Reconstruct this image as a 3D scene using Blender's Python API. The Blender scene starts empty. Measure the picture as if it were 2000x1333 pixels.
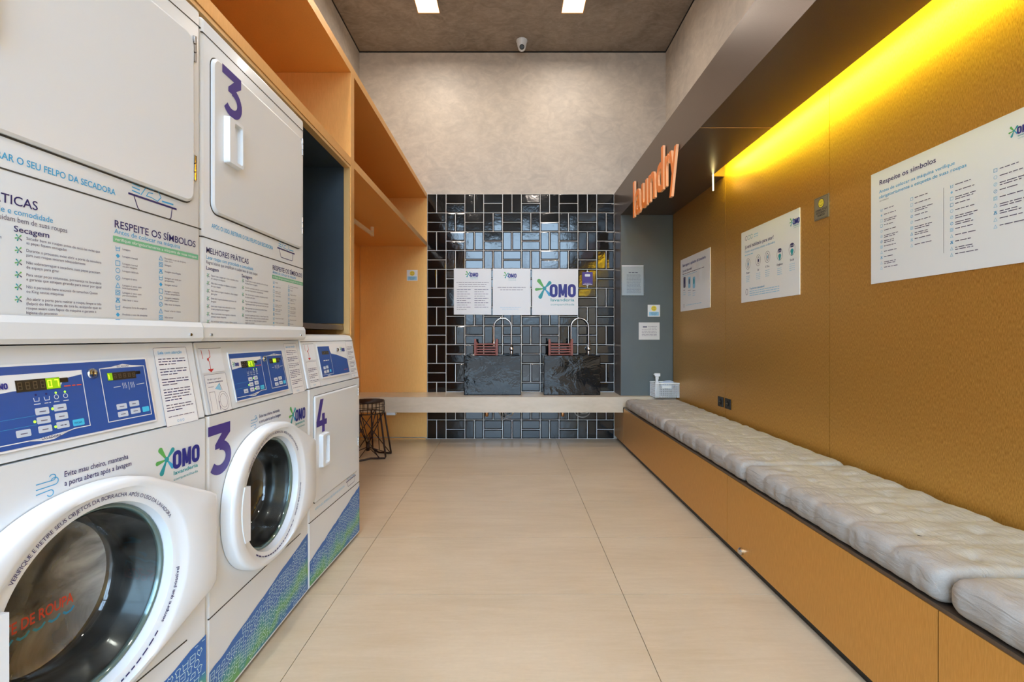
import bpy, bmesh, math, random
from mathutils import Vector, Matrix
random.seed(7)
C = bpy.context.scene
COL = C.collection

# ------------------------------------------------------------------ camera
cam_d = bpy.data.cameras.new('camera'); cam = bpy.data.objects.new('camera', cam_d); COL.objects.link(cam)
cam.location = (0, 0, 1.09); cam.rotation_euler = (math.pi/2, 0, 0)
cam_d.lens = 16.92; cam_d.sensor_width = 36; cam_d.sensor_fit = 'HORIZONTAL'
cam_d.shift_x = 0.0015; cam_d.shift_y = -0.00475; cam_d.clip_start = 0.02
C.camera = cam
C.view_settings.view_transform = 'Standard'; C.view_settings.look = 'None'
C.view_settings.gamma = 1; C.view_settings.use_curve_mapping = False
C.view_settings.exposure = 0.52

def lin(c):
    return tuple(((v/255)/12.92 if v/255 <= .04045 else ((v/255+.055)/1.055)**2.4) for v in c)

# ------------------------------------------------------------------ world: daylight outside the glazed front
W = bpy.data.worlds.new('daylight'); C.world = W; W.use_nodes = True
nt = W.node_tree; nt.nodes.clear()
tc = nt.nodes.new('ShaderNodeTexCoord'); sx = nt.nodes.new('ShaderNodeSeparateXYZ')
rp = nt.nodes.new('ShaderNodeValToRGB'); bg = nt.nodes.new('ShaderNodeBackground'); ow = nt.nodes.new('ShaderNodeOutputWorld')
mr = nt.nodes.new('ShaderNodeMapRange'); mr.inputs[1].default_value = -1; mr.inputs[2].default_value = 1
nt.links.new(tc.outputs['Generated'], sx.inputs[0]); nt.links.new(sx.outputs[2], mr.inputs[0]); nt.links.new(mr.outputs[0], rp.inputs[0])
nt.links.new(rp.outputs[0], bg.inputs[0]); nt.links.new(bg.outputs[0], ow.inputs[0])
cr = rp.color_ramp
cr.elements[0].position = 0.0; cr.elements[0].color = (.26, .25, .24, 1)
cr.elements[1].position = 1.0; cr.elements[1].color = (.40, .64, 1.0, 1)
for p, c in ((.490, (.14, .16, .18, 1)), (.522, (.15, .21, .27, 1)), (.556, (.52, .72, .95, 1)), (.66, (.52, .76, 1.0, 1))):
    e = cr.elements.new(p); e.color = c
WORLD_STRENGTH = 9.8
bg.inputs[1].default_value = WORLD_STRENGTH

# ------------------------------------------------------------------ material helpers
MATS = {}
def mat(name, rgb, rough=.5, metal=0.0, spec=.5, emit=None, estr=0, noise=None, bump=None, srgb=True, coat=0):
    """noise=(scale vec3, amount, rgb2) colour variation ; bump=(scale vec3, strength)"""
    if name in MATS: return MATS[name]
    m = bpy.data.materials.new(name); m.use_nodes = True; n = m.node_tree; b = n.nodes['Principled BSDF']
    col = lin(rgb) if srgb else rgb
    b.inputs['Base Color'].default_value = (*col, 1); b.inputs['Roughness'].default_value = rough
    b.inputs['Metallic'].default_value = metal; b.inputs['Specular IOR Level'].default_value = spec
    b.inputs['Coat Weight'].default_value = coat; b.inputs['Coat Roughness'].default_value = .08
    if emit:
        b.inputs['Emission Color'].default_value = (*lin(emit), 1); b.inputs['Emission Strength'].default_value = estr
    def tex(scale, detail=4, dist=0.0, rough_=.55):
        t = n.nodes.new('ShaderNodeTexCoord'); mp = n.nodes.new('ShaderNodeMapping'); mp.inputs['Scale'].default_value = scale
        x = n.nodes.new('ShaderNodeTexNoise'); x.inputs['Scale'].default_value = 1; x.inputs['Detail'].default_value = detail
        x.inputs['Distortion'].default_value = dist; x.inputs['Roughness'].default_value = rough_
        n.links.new(t.outputs['Object'], mp.inputs[0]); n.links.new(mp.outputs[0], x.inputs['Vector']); return x
    if noise:
        layers = noise if isinstance(noise, list) else [noise]
        prev = None
        for L in layers:
            sc, amt, rgb2 = L[:3]; dist = L[3] if len(L) > 3 else 0
            x = tex(sc, 5, dist)
            r = n.nodes.new('ShaderNodeValToRGB'); r.color_ramp.elements[0].position = .5-amt; r.color_ramp.elements[1].position = .5+amt
            n.links.new(x.outputs['Fac'], r.inputs[0])
            mx = n.nodes.new('ShaderNodeMix'); mx.data_type = 'RGBA'
            n.links.new(r.outputs[0], mx.inputs[0])
            if prev is None: mx.inputs[6].default_value = (*col, 1)
            else: n.links.new(prev.outputs[2], mx.inputs[6])
            if len(L) > 4:   # multiply factor strength
                mm = n.nodes.new('ShaderNodeMath'); mm.operation = 'MULTIPLY'; mm.inputs[1].default_value = L[4]
                n.links.new(r.outputs[0], mm.inputs[0]); n.links.new(mm.outputs[0], mx.inputs[0])
            mx.inputs[7].default_value = (*lin(rgb2), 1); prev = mx
        n.links.new(prev.outputs[2], b.inputs['Base Color'])
    if bump:
        x = tex(bump[0], 4, bump[2] if len(bump) > 2 else 0)
        bp = n.nodes.new('ShaderNodeBump'); bp.inputs['Strength'].default_value = bump[1]; bp.inputs['Distance'].default_value = bump[3] if len(bump) > 3 else .01
        n.links.new(x.outputs['Fac'], bp.inputs['Height']); n.links.new(bp.outputs[0], b.inputs['Normal'])
    MATS[name] = m; return m

def glass_mat(name, tint=(.85, .9, .9), rough=.02, ior=1.45, frost=0):
    m = bpy.data.materials.new(name); m.use_nodes = True; n = m.node_tree; n.nodes.clear()
    o = n.nodes.new('ShaderNodeOutputMaterial'); mx = n.nodes.new('ShaderNodeMixShader'); f = n.nodes.new('ShaderNodeFresnel')
    f.inputs[0].default_value = ior
    t = n.nodes.new('ShaderNodeBsdfTransparent'); t.inputs[0].default_value = (*tint, 1)
    g = n.nodes.new('ShaderNodeBsdfGlossy'); g.inputs['Roughness'].default_value = rough
    n.links.new(f.outputs[0], mx.inputs[0]); n.links.new(t.outputs[0], mx.inputs[1]); n.links.new(g.outputs[0], mx.inputs[2]); n.links.new(mx.outputs[0], o.inputs[0])
    if frost:   # pale soapy film mixed in so the drum behind looks brighter lit
        d = n.nodes.new('ShaderNodeBsdfDiffuse'); d.inputs[0].default_value = (.62, .62, .60, 1); m2 = n.nodes.new('ShaderNodeMixShader')
        tc_ = n.nodes.new('ShaderNodeTexCoord'); x = n.nodes.new('ShaderNodeTexNoise'); x.inputs['Scale'].default_value = 7; x.inputs['Detail'].default_value = 8; x.inputs['Distortion'].default_value = 1.2
        r = n.nodes.new('ShaderNodeMapRange'); r.inputs[1].default_value = .35; r.inputs[2].default_value = .75; r.inputs[3].default_value = 0; r.inputs[4].default_value = frost
        n.links.new(tc_.outputs['Object'], x.inputs['Vector']); n.links.new(x.outputs['Fac'], r.inputs[0]); n.links.new(r.outputs[0], m2.inputs[0])
        n.links.new(mx.outputs[0], m2.inputs[1]); n.links.new(d.outputs[0], m2.inputs[2]); n.links.new(m2.outputs[0], o.inputs[0])
    MATS[name] = m; return m

M_conc = mat('burnished_cement', (208, 198, 184), .55, noise=[((1.1, 1.1, 1.1), .18, (178, 172, 164), 1.2), ((4, 4, 6), .16, (222, 212, 198), 2.4, .55), ((9, 9, 14), .12, (168, 160, 150), 2.0, .22), ((30, 30, 30), .3, (170, 160, 148), .5, .2)], bump=((7, 7, 7), .08, 1.0))
M_ceil = mat('shaded_burnished_cement', (158, 146, 134), .6, noise=[((1.3, 1.3, 1.3), .16, (118, 108, 98), 1.4), ((5, 7, 6), .15, (176, 163, 150), 2.4, .55), ((12, 18, 9), .12, (110, 100, 90), 2.0, .3), ((30, 30, 30), .3, (130, 120, 108), .5, .2)])  # the walls' cement darkened: the ceiling's weaker light is put into the colour
M_gap = mat('dark_joint', (20, 20, 22), .8)
M_floor = mat('beige_porcelain', (200, 183, 158), .30, noise=[((1.2, 3.5, 1), .2, (184, 165, 138), 1.2), ((3, 26, 1), .2, (208, 193, 170), 1.0, .45), ((14, 80, 1), .14, (176, 156, 128), 1.0, .16), ((60, 60, 60), .3, (160, 146, 124), 0, .15)], bump=((40, 160, 1), .03))
M_grout = mat('floor_grout', (120, 104, 84), .8)
M_tile = mat('black_glazed_tile', (4, 9, 14), .08, spec=.55, coat=.12, bump=((14, 14, 14), .10, .3, .01))
M_tgrout = mat('white_tile_grout', (226, 226, 224), .7)
M_gold = mat('brushed_gold_laminate', (236, 182, 106), .42, .60, noise=[((420, 420, 26), .25, (220, 164, 90), .3), ((2, 2, 2), .3, (238, 190, 120), .5, .3)], bump=((420, 420, 26), .12))
M_goldR = mat('brushed_gold_panel', (226, 174, 88), .34, .62, noise=[((650, 650, 70), .16, (180, 128, 54), .3)], bump=((650, 650, 70), .12))
M_goldB = mat('gold_bench_laminate', (222, 166, 88), .36, .56, noise=[((420, 420, 26), .3, (194, 140, 62), .3)], bump=((420, 420, 26), .06))
M_edge = mat('pale_gold_edging', (214, 172, 112), .4, .35)
M_bronze = mat('dark_bronze_laminate', (104, 90, 78), .34, .55, noise=((300, 300, 300), .3, (92, 75, 62)))
M_navy = mat('dark_blue_grey_lining', (52, 64, 74), .45, noise=((3, 3, 3), .3, (40, 50, 60)))
M_grey = mat('slate_grey_laminate', (88, 98, 100), .42, noise=((3, 3, 3), .3, (78, 88, 92)))
M_counter = mat('porcelain_counter', (205, 192, 172), .3, noise=[((2, 5, 8), .24, (186, 172, 150), .8), ((9, 14, 26), .28, (216, 206, 190), 1.0, .4)])
M_white = mat('white_enamel', (216, 221, 225), .32, coat=.2)
M_white2 = mat('white_plastic', (224, 230, 236), .28, coat=.25)
M_seam = mat('seam_shadow_gap', (60, 56, 50), .8)
M_chrome = mat('chrome', (200, 200, 202), .12, 1.0)
M_steel = mat('drum_steel', (190, 188, 182), .38, .75, noise=((6, 6, 6), .3, (150, 148, 142), 1.0), bump=((90, 90, 90), .2))
M_rubber = mat('black_rubber', (14, 14, 15), .3, coat=.3)
M_board = mat('white_poster_board', (224, 226, 228), .35)
M_paper = mat('white_paper', (206, 206, 208), .5)
M_navyink = mat('navy_ink', (38, 32, 96), .5)
M_blueink = mat('logo_blue_ink', (34, 40, 132), .5)
M_num = mat('violet_blue_ink', (66, 50, 136), .5)
M_sky = mat('light_blue_ink', (60, 160, 210), .5)
M_skypale = mat('pale_blue_ink', (140, 196, 226), .5)
M_teal = mat('teal_ink', (40, 150, 160), .5)
M_green = mat('green_ink', (92, 170, 90), .5)
M_band = mat('sage_green_ink', (110, 176, 138), .5)
M_txt = mat('grey_violet_ink', (92, 86, 110), .5)
M_red = mat('red_ink', (190, 36, 40), .5)
M_redor = mat('orange_red_ink', (220, 78, 48), .5)
M_panel = mat('royal_blue_panel', (40, 78, 152), .35)
M_btn = mat('grey_button', (190, 200, 214), .4)
M_cyanbtn = mat('cyan_button', (64, 184, 226), .4)
M_ledoff = mat('dark_display', (52, 44, 34), .2)
M_seg = mat('unlit_segments', (92, 80, 58), .4)
M_lit = mat('lit_display', (120, 160, 20), .3, emit=(120, 170, 10), estr=.5)
M_litseg = mat('lit_digits', (220, 240, 60), .3, emit=(230, 250, 50), estr=1.6)
M_greenled = mat('green_led', (150, 220, 60), .3, emit=(150, 230, 50), estr=1.0)
M_cush = mat('greige_cotton', (158, 153, 148), .9, spec=.2, noise=[((9, 9, 9), .3, (144, 140, 136), .8), ((380, 380, 380), .3, (172, 168, 163), 0, .5)], bump=((34, 10, 34), .6, 1.2, .012))
M_btnthread = mat('tuft_thread', (70, 64, 62), .9)
M_wire = mat('dark_brown_wire', (40, 22, 22), .4, .3)
M_wood = mat('red_brown_wood', (150, 78, 60), .4, noise=((30, 30, 200), .3, (120, 56, 44)))
M_sink = mat('black_glazed_ceramic', (8, 12, 17), .05, spec=.42, coat=0, bump=((4, 4, 5), .22, .4, .04))
M_brass = mat('brass', (186, 140, 96), .3, .9)
M_hose = mat('braided_steel_hose', (176, 178, 180), .35, .7)
M_black = mat('black_plastic', (16, 16, 16), .35)
M_orange = mat('orange_acrylic', (250, 142, 34), .4, noise=((40, 40, 40), .3, (240, 124, 26)))
M_pale_or = mat('pale_orange_edge', (246, 186, 140), .45)
M_yellow = mat('yellow_ink', (226, 204, 60), .5)
M_led = mat('yellow_led_diffuser', (255, 230, 60), .5, emit=(255, 246, 66), estr=150)
M_ledend = mat('warm_led_tip', (255, 240, 200), .5, emit=(255, 240, 170), estr=9)
M_lamp = mat('lamp_diffuser', (255, 226, 196), .5, emit=(255, 208, 168), estr=2.6)
M_silver = mat('brushed_silver_plate', (160, 152, 130), .35, .6)
M_pocket = glass_mat('clear_plastic', (.9, .92, .92), .1, 1.4)
M_glass = glass_mat('door_glass', (.78, .85, .85), .02, 1.7, frost=.10)
M_glassf = glass_mat('film_brightened_glass', (.78, .85, .85), .02, 1.6, frost=.85)  # strong pale film lightens the drum centre in place of light
M_cloth = mat('pale_blue_cloth', (170, 190, 222), .9)
M_glassrim = mat('glass_rim', (92, 116, 114), .1, .2, coat=.8)

# ------------------------------------------------------------------ object helpers
def link(name, bm, m, parent=None, smooth=False, loc=None):
    me = bpy.data.meshes.new(name); bm.to_mesh(me); bm.free()
    for x in (m if isinstance(m, (list, tuple)) else [m]): me.materials.append(x)
    if smooth:
        for p in me.polygons: p.use_smooth = True
    o = bpy.data.objects.new(name, me); COL.objects.link(o)
    if parent: o.parent = parent
    if loc: o.location = loc
    return o
def thing(name, label, cat, loc=(0, 0, 0), rz=0, group=None):
    o = bpy.data.objects.new(name, None); o.empty_display_size = .05; COL.objects.link(o)
    o.location = loc; o.rotation_euler = (0, 0, rz); return tag(o, label, cat, group)
def tag(o, label, cat, group=None):
    o['label'] = label; o['category'] = cat
    if group: o['group'] = group
    return o
def struct(name, bm, m, smooth=False):
    o = link(name, bm, m, None, smooth); o['kind'] = 'structure'; return o
def bx(bm, x0, y0, z0, x1, y1, z1, bev=0, seg=2, mi=0):
    vs = [bm.verts.new(p) for p in ((x0,y0,z0),(x1,y0,z0),(x1,y1,z0),(x0,y1,z0),(x0,y0,z1),(x1,y0,z1),(x1,y1,z1),(x0,y1,z1))]
    fs = [bm.faces.new([vs[i] for i in f]) for f in ((3,2,1,0),(4,5,6,7),(0,1,5,4),(1,2,6,5),(2,3,7,6),(3,0,4,7))]
    for f in fs: f.material_index = mi
    if bev:
        es = list({e for f in fs for e in f.edges})
        r = bmesh.ops.bevel(bm, geom=es, offset=bev, segments=seg, profile=.5, affect='EDGES')
        for f in r['faces']: f.material_index = mi
    return bm
def B(*a, **k): return bx(bmesh.new(), *a, **k)
def tube(bm, pts, r, n=8, closed=False, mi=0, cap=True):
    pts = [Vector(p) for p in pts]; rings = []; N = len(pts)
    prev = None
    for i, p in enumerate(pts):
        if closed: d = pts[(i+1) % N]-pts[i-1]
        else: d = pts[min(i+1, N-1)]-pts[max(i-1, 0)]
        d.normalize()
        if prev is None:
            a = Vector((0, 0, 1)) if abs(d.z) < .9 else Vector((1, 0, 0)); u = d.cross(a).normalized()
        else:
            u = (prev-d*prev.dot(d)).normalized()
        prev = u; v = d.cross(u)
        rr = r[i] if isinstance(r, (list, tuple)) else r
        rings.append([bm.verts.new(p+(u*math.cos(2*math.pi*k/n)+v*math.sin(2*math.pi*k/n))*rr) for k in range(n)])
    M = N if closed else N-1
    for i in range(M):
        a, b = rings[i], rings[(i+1) % N]
        for k in range(n):
            f = bm.faces.new((a[k], a[(k+1) % n], b[(k+1) % n], b[k])); f.material_index = mi
    if not closed and cap:
        bm.faces.new(list(reversed(rings[0]))).material_index = mi; bm.faces.new(rings[-1]).material_index = mi
    return bm
def lathe(bm, prof, c=(0, 0, 0), axis='z', n=32, mi=0, caps=True):
    """prof = [(r, h)]; axis along h"""
    c = Vector(c); rings = []
    for r, h in prof:
        ring = []
        for k in range(n):
            a = 2*math.pi*k/n; x, y = r*math.cos(a), r*math.sin(a)
            p = {'z': Vector((x, y, h)), 'y': Vector((x, h, y)), 'x': Vector((h, x, y))}[axis]
            ring.append(bm.verts.new(c+p))
        rings.append(ring)
    for i in range(len(rings)-1):
        a, b = rings[i], rings[i+1]
        for k in range(n): bm.faces.new((a[k], a[(k+1) % n], b[(k+1) % n], b[k])).material_index = mi
    if caps:
        bm.faces.new(list(reversed(rings[0]))).material_index = mi; bm.faces.new(rings[-1]).material_index = mi
    return bm
def cyl(bm, c, r, h, axis='z', n=24, mi=0): return lathe(bm, [(r, 0), (r, h)], c, axis, n, mi)
def prism(bm, pts, f, d, mi=0):
    """pts 2D polygon; f(a,b,k)->3D for k 0..1"""
    A = [bm.verts.new(f(a, b, 0)) for a, b in pts]; Bv = [bm.verts.new(f(a, b, d)) for a, b in pts]
    bm.faces.new(A).material_index = mi; bm.faces.new(list(reversed(Bv))).material_index = mi
    for i in range(len(pts)):
        j = (i+1) % len(pts); bm.faces.new((A[i], A[j], Bv[j], Bv[i])).material_index = mi
    return bm
def rrect(x0, z0, x1, z1, r, n=5):
    P = []
    for cx, cz, a0 in ((x1-r, z1-r, 0), (x0+r, z1-r, 90), (x0+r, z0+r, 180), (x1-r, z0+r, 270)):
        for k in range(n+1):
            a = math.radians(a0+90*k/n); P.append((cx+r*math.cos(a), cz+r*math.sin(a)))
    return P

# ------------------------------------------------------------------ text / print helper
GC = {}
def glyphs(s, bold=0.0):
    key = (s, bold)
    if key in GC: return GC[key]
    cu = bpy.data.curves.new('t', 'FONT'); cu.body = s; cu.size = 1; cu.resolution_u = 3; cu.offset = bold; cu.fill_mode = 'BOTH'; cu.dimensions = '2D'
    o = bpy.data.objects.new('t', cu); me = o.to_mesh()
    vs = [(v.co.x, v.co.y) for v in me.vertices]; fs = [tuple(p.vertices) for p in me.polygons]
    o.to_mesh_clear(); bpy.data.objects.remove(o); bpy.data.curves.remove(cu)
    if vs:
        x0 = min(v[0] for v in vs); x1 = max(v[0] for v in vs)
    else: x0 = x1 = 0
    GC[key] = (vs, fs, x0, x1); return GC[key]
CAPH = max(v[1] for v in glyphs('H')[0])
class Print:
    def __init__(s): s.bm = bmesh.new(); s.mats = []
    def mi(s, m):
        if m not in s.mats: s.mats.append(m)
        return s.mats.index(m)
    def poly(s, pts, m, l=0):
        vs = [s.bm.verts.new((a, b, l)) for a, b in pts]
        try: f = s.bm.faces.new(vs)
        except ValueError: return
        f.material_index = s.mi(m)
    def rect(s, x0, y0, x1, y1, m, l=0): s.poly([(x0, y0), (x1, y0), (x1, y1), (x0, y1)], m, l)
    def rr(s, x0, y0, x1, y1, r, m, l=0): s.poly(rrect(x0, y0, x1, y1, r, 3), m, l)
    def circle(s, x, y, r, m, l=0, n=20, ry=None): s.poly([(x+r*math.cos(2*math.pi*k/n), y+(ry or r)*math.sin(2*math.pi*k/n)) for k in range(n)], m, l)
    def stroke(s, pts, w, m, l=0, closed=False):
        N = len(pts); h = w/2; L, R = [], []
        for i in range(N):
            p = Vector(pts[i])
            if closed or 0 < i < N-1:
                a = (p-Vector(pts[i-1])).normalized(); b = (Vector(pts[(i+1) % N])-p).normalized()
            elif i == 0: a = b = (Vector(pts[1])-p).normalized()
            else: a = b = (p-Vector(pts[-2])).normalized()
            t = a+b
            if t.length < 1e-6: t = a.copy()
            t.normalize(); nrm = Vector((-t.y, t.x)); k = 1/max(.35, nrm.dot(Vector((-a.y, a.x))))
            L.append(p+nrm*h*k); R.append(p-nrm*h*k)
        for i in range(N if closed else N-1):
            j = (i+1) % N; s.poly([tuple(L[i]), tuple(R[i]), tuple(R[j]), tuple(L[j])], m, l)
    def arc(s, x, y, r, a0, a1, w, m, l=0, n=12, ry=None):
        s.stroke([(x+r*math.cos(math.radians(a0+(a1-a0)*k/n)), y+(ry or r)*math.sin(math.radians(a0+(a1-a0)*k/n))) for k in range(n+1)], w, m, l)
    def text(s, t, x, y, h, m, w=None, l=0, bold=0.0, align='L', sh=0.0, rot=0.0):
        vs, fs, x0, x1 = glyphs(t, bold)
        if not vs: return 0
        k = h/CAPH; kx = k if w is None else w/(x1-x0)
        W_ = (x1-x0)*kx; ox = x-(W_/2 if align == 'C' else W_ if align == 'R' else 0)
        c, sn = math.cos(rot), math.sin(rot)
        nv = []
        for a, b in vs:
            px = (a-x0)*kx+sh*b*k; py = b*k
            nv.append(s.bm.verts.new((ox+px*c-py*sn, y+px*sn+py*c, l)))
        i_ = s.mi(m)
        for f in fs:
            try: s.bm.faces.new([nv[i] for i in f]).material_index = i_
            except ValueError: pass
        return W_
    def arctext(s, t, cx, cy, r, a_start, h, m, l=0, bold=0.0, inward=False, a_end=None):
        k = h/CAPH; adv = []
        for ch in t:
            if ch == ' ': adv.append(.30*k)
            else:
                g = glyphs(ch, bold); adv.append((g[3]-g[2]+.10)*k)
        tot = sum(adv); f = 1.0
        if a_end is not None: f = abs(math.radians(a_end-a_start))*r/tot
        pos = 0
        for ch, w in zip(t, adv):
            a = math.radians(a_start)+(1 if inward else -1)*(pos*f)/r
            if ch != ' ':
                x = cx+r*math.cos(a); y = cy+r*math.sin(a)
                s.text(ch, x, y, h, m, l=l, bold=bold, rot=a+(math.pi/2 if inward else -math.pi/2))
            pos += w
    def bars(s, x, y, w, h, m, l=0, seed=0, fill=1.0):
        rd = random.Random(seed*77+int(x*1000)+int(y*1000)); e = x+w*fill; p = x
        while p < e-h:
            q = min(e, p+h*rd.uniform(1.6, 6)); s.rect(p, y, q, y+h*.55, m, l); p = q+h*.7
    def build(s, name, f, parent=None, off=.0006):
        for v in s.bm.verts:
            v.co = f(v.co.x, v.co.y, off+v.co.z*.0004)
        return link(name, s.bm, s.mats, parent)

def smooth_ang(o, ang=40):
    me = o.data
    for p in me.polygons: p.use_smooth = True
    try: me.set_sharp_from_angle(angle=math.radians(ang))
    except Exception: pass
    return o

def drop(P, x0, y0, x1, y1, r, m, l=0):
    """teardrop from (x0,y0) thin to round end (x1,y1)"""
    d = Vector((x1-x0, y1-y0)); L = d.length; d.normalize(); n = Vector((-d.y, d.x)); pts = []
    o = Vector((x0, y0)); c = Vector((x1, y1))-d*r
    pts.append(o+n*r*.22)
    for k in range(9):
        a = math.radians(80-160*k/8); pts.append(c+d*math.cos(a)*r+n*math.sin(a)*r)
    pts.append(o-n*r*.22); P.poly([tuple(p) for p in pts], m, l)
def omo(P, x, y, h, l=0, sub=True):
    """x,y = lower left of the letters; h = letter height"""
    k = h/172.0
    def q(a, b): return (x+(a-1283)*k, y+(540-b)*k)
    c = q(1215, 425)
    for (a, b, r, m) in ((1130, 305, 26, M_green), (1300, 335, 24, M_teal), (1092, 440, 20, M_green), (1150, 558, 26, M_teal), (1295, 520, 20, M_sky)):
        e = q(a, b); drop(P, c[0], c[1], e[0], e[1], r*k, m, l)
    P.circle(c[0], c[1], 26*k, M_teal, l+1, 12)
    for a in (0, 237):
        P.stroke(rrect(x+(a+19)*k, y+19*k, x+(a+86)*k, y+153*k, 30*k, 3), 38*k, M_blueink, l+2, True)
    mx = x+115*k; mw = 112*k; t_ = 33*k
    P.rect(mx, y, mx+t_, y+h, M_blueink, l+2); P.rect(mx+mw-t_, y, mx+mw, y+h, M_blueink, l+2)
    P.poly([(mx, y+h), (mx+t_*1.15, y+h), (mx+mw/2+t_*.42, y+h*.12), (mx+mw/2-t_*.42, y+h*.12)], M_blueink, l+3)
    P.poly([(mx+mw-t_*1.15, y+h), (mx+mw, y+h), (mx+mw/2+t_*.42, y+h*.12), (mx+mw/2-t_*.42, y+h*.12)], M_blueink, l+4)
    if sub:
        P.text('lavanderia', x+14*k, y-52*k, 36*k, M_teal, w=308*k, l=l, bold=.015)
        P.text('compartilhada', x+14*k, y-106*k, 24*k, M_teal, w=308*k, l=l)
def smiley(P, x, y, r, l=0):
    P.circle(x, y, r, M_yellow, l, 24)
    for s in (-1, 1): P.circle(x+s*r*.32, y+r*.22, r*.11, M_black, l+1, 8, ry=r*.18)
    P.arc(x, y+.02*r, r*.6, 205, 335, r*.1, M_black, l+1)
def icon(P, k, x, y, s, m, l=0):
    w = s*.12; h = s/2; k %= 8
    if k == 0: P.stroke([(x-h, y+h), (x-h*.8, y-h), (x+h*.8, y-h), (x+h, y+h)], w, m, l); P.stroke([(x-h*.8, y), (x+h*.8, y+.3*h)], w, m, l)
    elif k == 1: P.poly([(x-h, y), (x, y-h), (x+h, y), (x, y+h)], m, l)
    elif k == 2: P.stroke([(x-h, y-h), (x+h, y-h), (x+h, y+h), (x-h, y+h)], w, m, l, True)
    elif k == 3: P.arc(x, y, h, 0, 360, w, m, l)
    elif k == 4: P.arc(x, y, h, 0, 360, w, m, l); P.stroke([(x-h*.5, y-h*.5), (x+h*.5, y+h*.5)], w, m, l)
    elif k == 5: P.stroke([(x-h, y-h), (x+h, y-h), (x, y+h)], w, m, l, True)
    elif k == 6: P.stroke([(x-h, y-h), (x+h, y-h), (x+h, y+h), (x-h, y+h)], w, m, l, True); P.arc(x, y, h*.6, 0, 360, w, m, l)
    elif k == 7: P.stroke([(x-h, y-h), (x+h, y+h)], w, m, l); P.stroke([(x-h, y+h), (x+h, y-h)], w, m, l); P.stroke([(x-h, y-h), (x+h, y-h), (x, y+h)], w, m, l, True)
def splash(P, x, y, s, l=0):
    for i, a in enumerate((50, 130, 200, 250, 320)):
        a = math.radians(a); drop(P, x, y, x+math.cos(a)*s/2, y+math.sin(a)*s/2, s*.09, (M_green, M_teal, M_green, M_teal, M_txt)[i], l)

# ================================================================== the room
XL, XR, YB, YF, ZC = -1.607, 1.652, 5.12, -2.4, 4.12
bm = bmesh.new()
bx(bm, XL-.1, YF-.1, -.12, XR+.1, YB+.1, -.004, mi=1)
xs = [-1.925+1.2*i for i in range(4)]; ys = [2.03+.575*i for i in range(-8, 7)]
for i in range(len(xs)-1):
    for j in range(len(ys)-1):
        x0, x1 = max(xs[i], XL), min(xs[i+1], XR); y0, y1 = max(ys[j], YF), min(ys[j+1], YB)
        if x1-x0 > .01 and y1-y0 > .01: bx(bm, x0+.0013, y0+.0013, -.006, x1-.0013, y1-.0013, 0)
struct('floor', bm, [M_floor, M_grout])
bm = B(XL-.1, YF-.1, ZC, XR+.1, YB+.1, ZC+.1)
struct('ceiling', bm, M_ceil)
g = bmesh.new()   # shadow gap where ceiling meets the walls
bx(g, XL, YF, ZC-.012, XL+.006, YB, ZC); bx(g, XR-.006, YF, ZC-.012, XR, YB, ZC); bx(g, XL, YB-.006, ZC-.012, XR, YB, ZC)
struct('trim_1', g, M_gap)
struct('wall_back', B(XL-.1, YB, 0, XR+.1, YB+.1, ZC), M_conc)
struct('wall_left', B(XL-.1, YF, 0, XL, YB, ZC), M_conc)
struct('wall_right', B(XR, YF, 0, XR+.1, YB, ZC), M_conc)
bm = bmesh.new()  # shop front behind the camera: piers and header around the glazing
bx(bm, XL-.1, YF-.1, 0, XL+.05, YF, ZC); bx(bm, XR-.05, YF-.1, 0, XR+.1, YF, ZC); bx(bm, XL, YF-.1, 3.95, XR, YF, ZC)
struct('wall_front', bm, M_conc)
bm = bmesh.new()
for x in (XL+.05, -.55, .55, XR-.1): bx(bm, x, YF-.08, 0, x+.05, YF-.02, 3.95)
bx(bm, XL+.05, YF-.08, 2.6, XR-.05, YF-.02, 2.66)
struct('window_1', bm, M_black)

# tiled wall
bm = bmesh.new()
TX0, TX1, TZ0 = -.884, 1.10, 0.0
bx(bm, TX0, 5.112, 0, TX1, 5.119, 2.60, mi=1)
rt = random.Random(3)
def tile(x0, z0, x1, z1):
    x1 = min(x1, TX1)
    if x1-x0 < .02: return
    g_, b_, h_ = .0032, .0125, .006; y = 5.112
    t = [rt.uniform(-.0009, .0009) for _ in range(2)]
    o = [(x0+g_, z0+g_), (x1-g_, z0+g_), (x1-g_, z1-g_), (x0+g_, z1-g_)]
    i_ = [(x0+b_, z0+b_), (x1-b_, z0+b_), (x1-b_, z1-b_), (x0+b_, z1-b_)]
    A = [bm.verts.new((a, y-.0015, b)) for a, b in o]; I = [bm.verts.new((a, y-h_-t[0]*(1 if a == i_[0][0] else -1)-t[1]*(1 if b == i_[0][1] else -1), b)) for a, b in i_]
    bm.faces.new(I)
    for k in range(4): bm.faces.new((A[k], A[(k+1) % 4], I[(k+1) % 4], I[k]))
for r in range(13):
    for c in range(10):
        x, z = TX0+.2*c, 2.6-.2*(r+1)
        if (r+c) % 2 == 0: tile(x, z, x+.1, z+.2); tile(x+.1, z, x+.2, z+.2)
        else: tile(x, z, x+.2, z+.1); tile(x, z+.1, x+.2, z+.2)
struct('wall_tiled', bm, [M_tile, M_tgrout])

# gold wall cladding, with panel joints
XG = 1.62
bm = bmesh.new()
js = [YF, -1.17, .032, 1.238, 2.444, 3.626, 4.79]
for a, b in zip(js[:-1], js[1:]): bx(bm, XG, a+.002, 0, XR, b-.002, 2.45)
struct('wall_right_cladding', bm, M_goldR)

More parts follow.
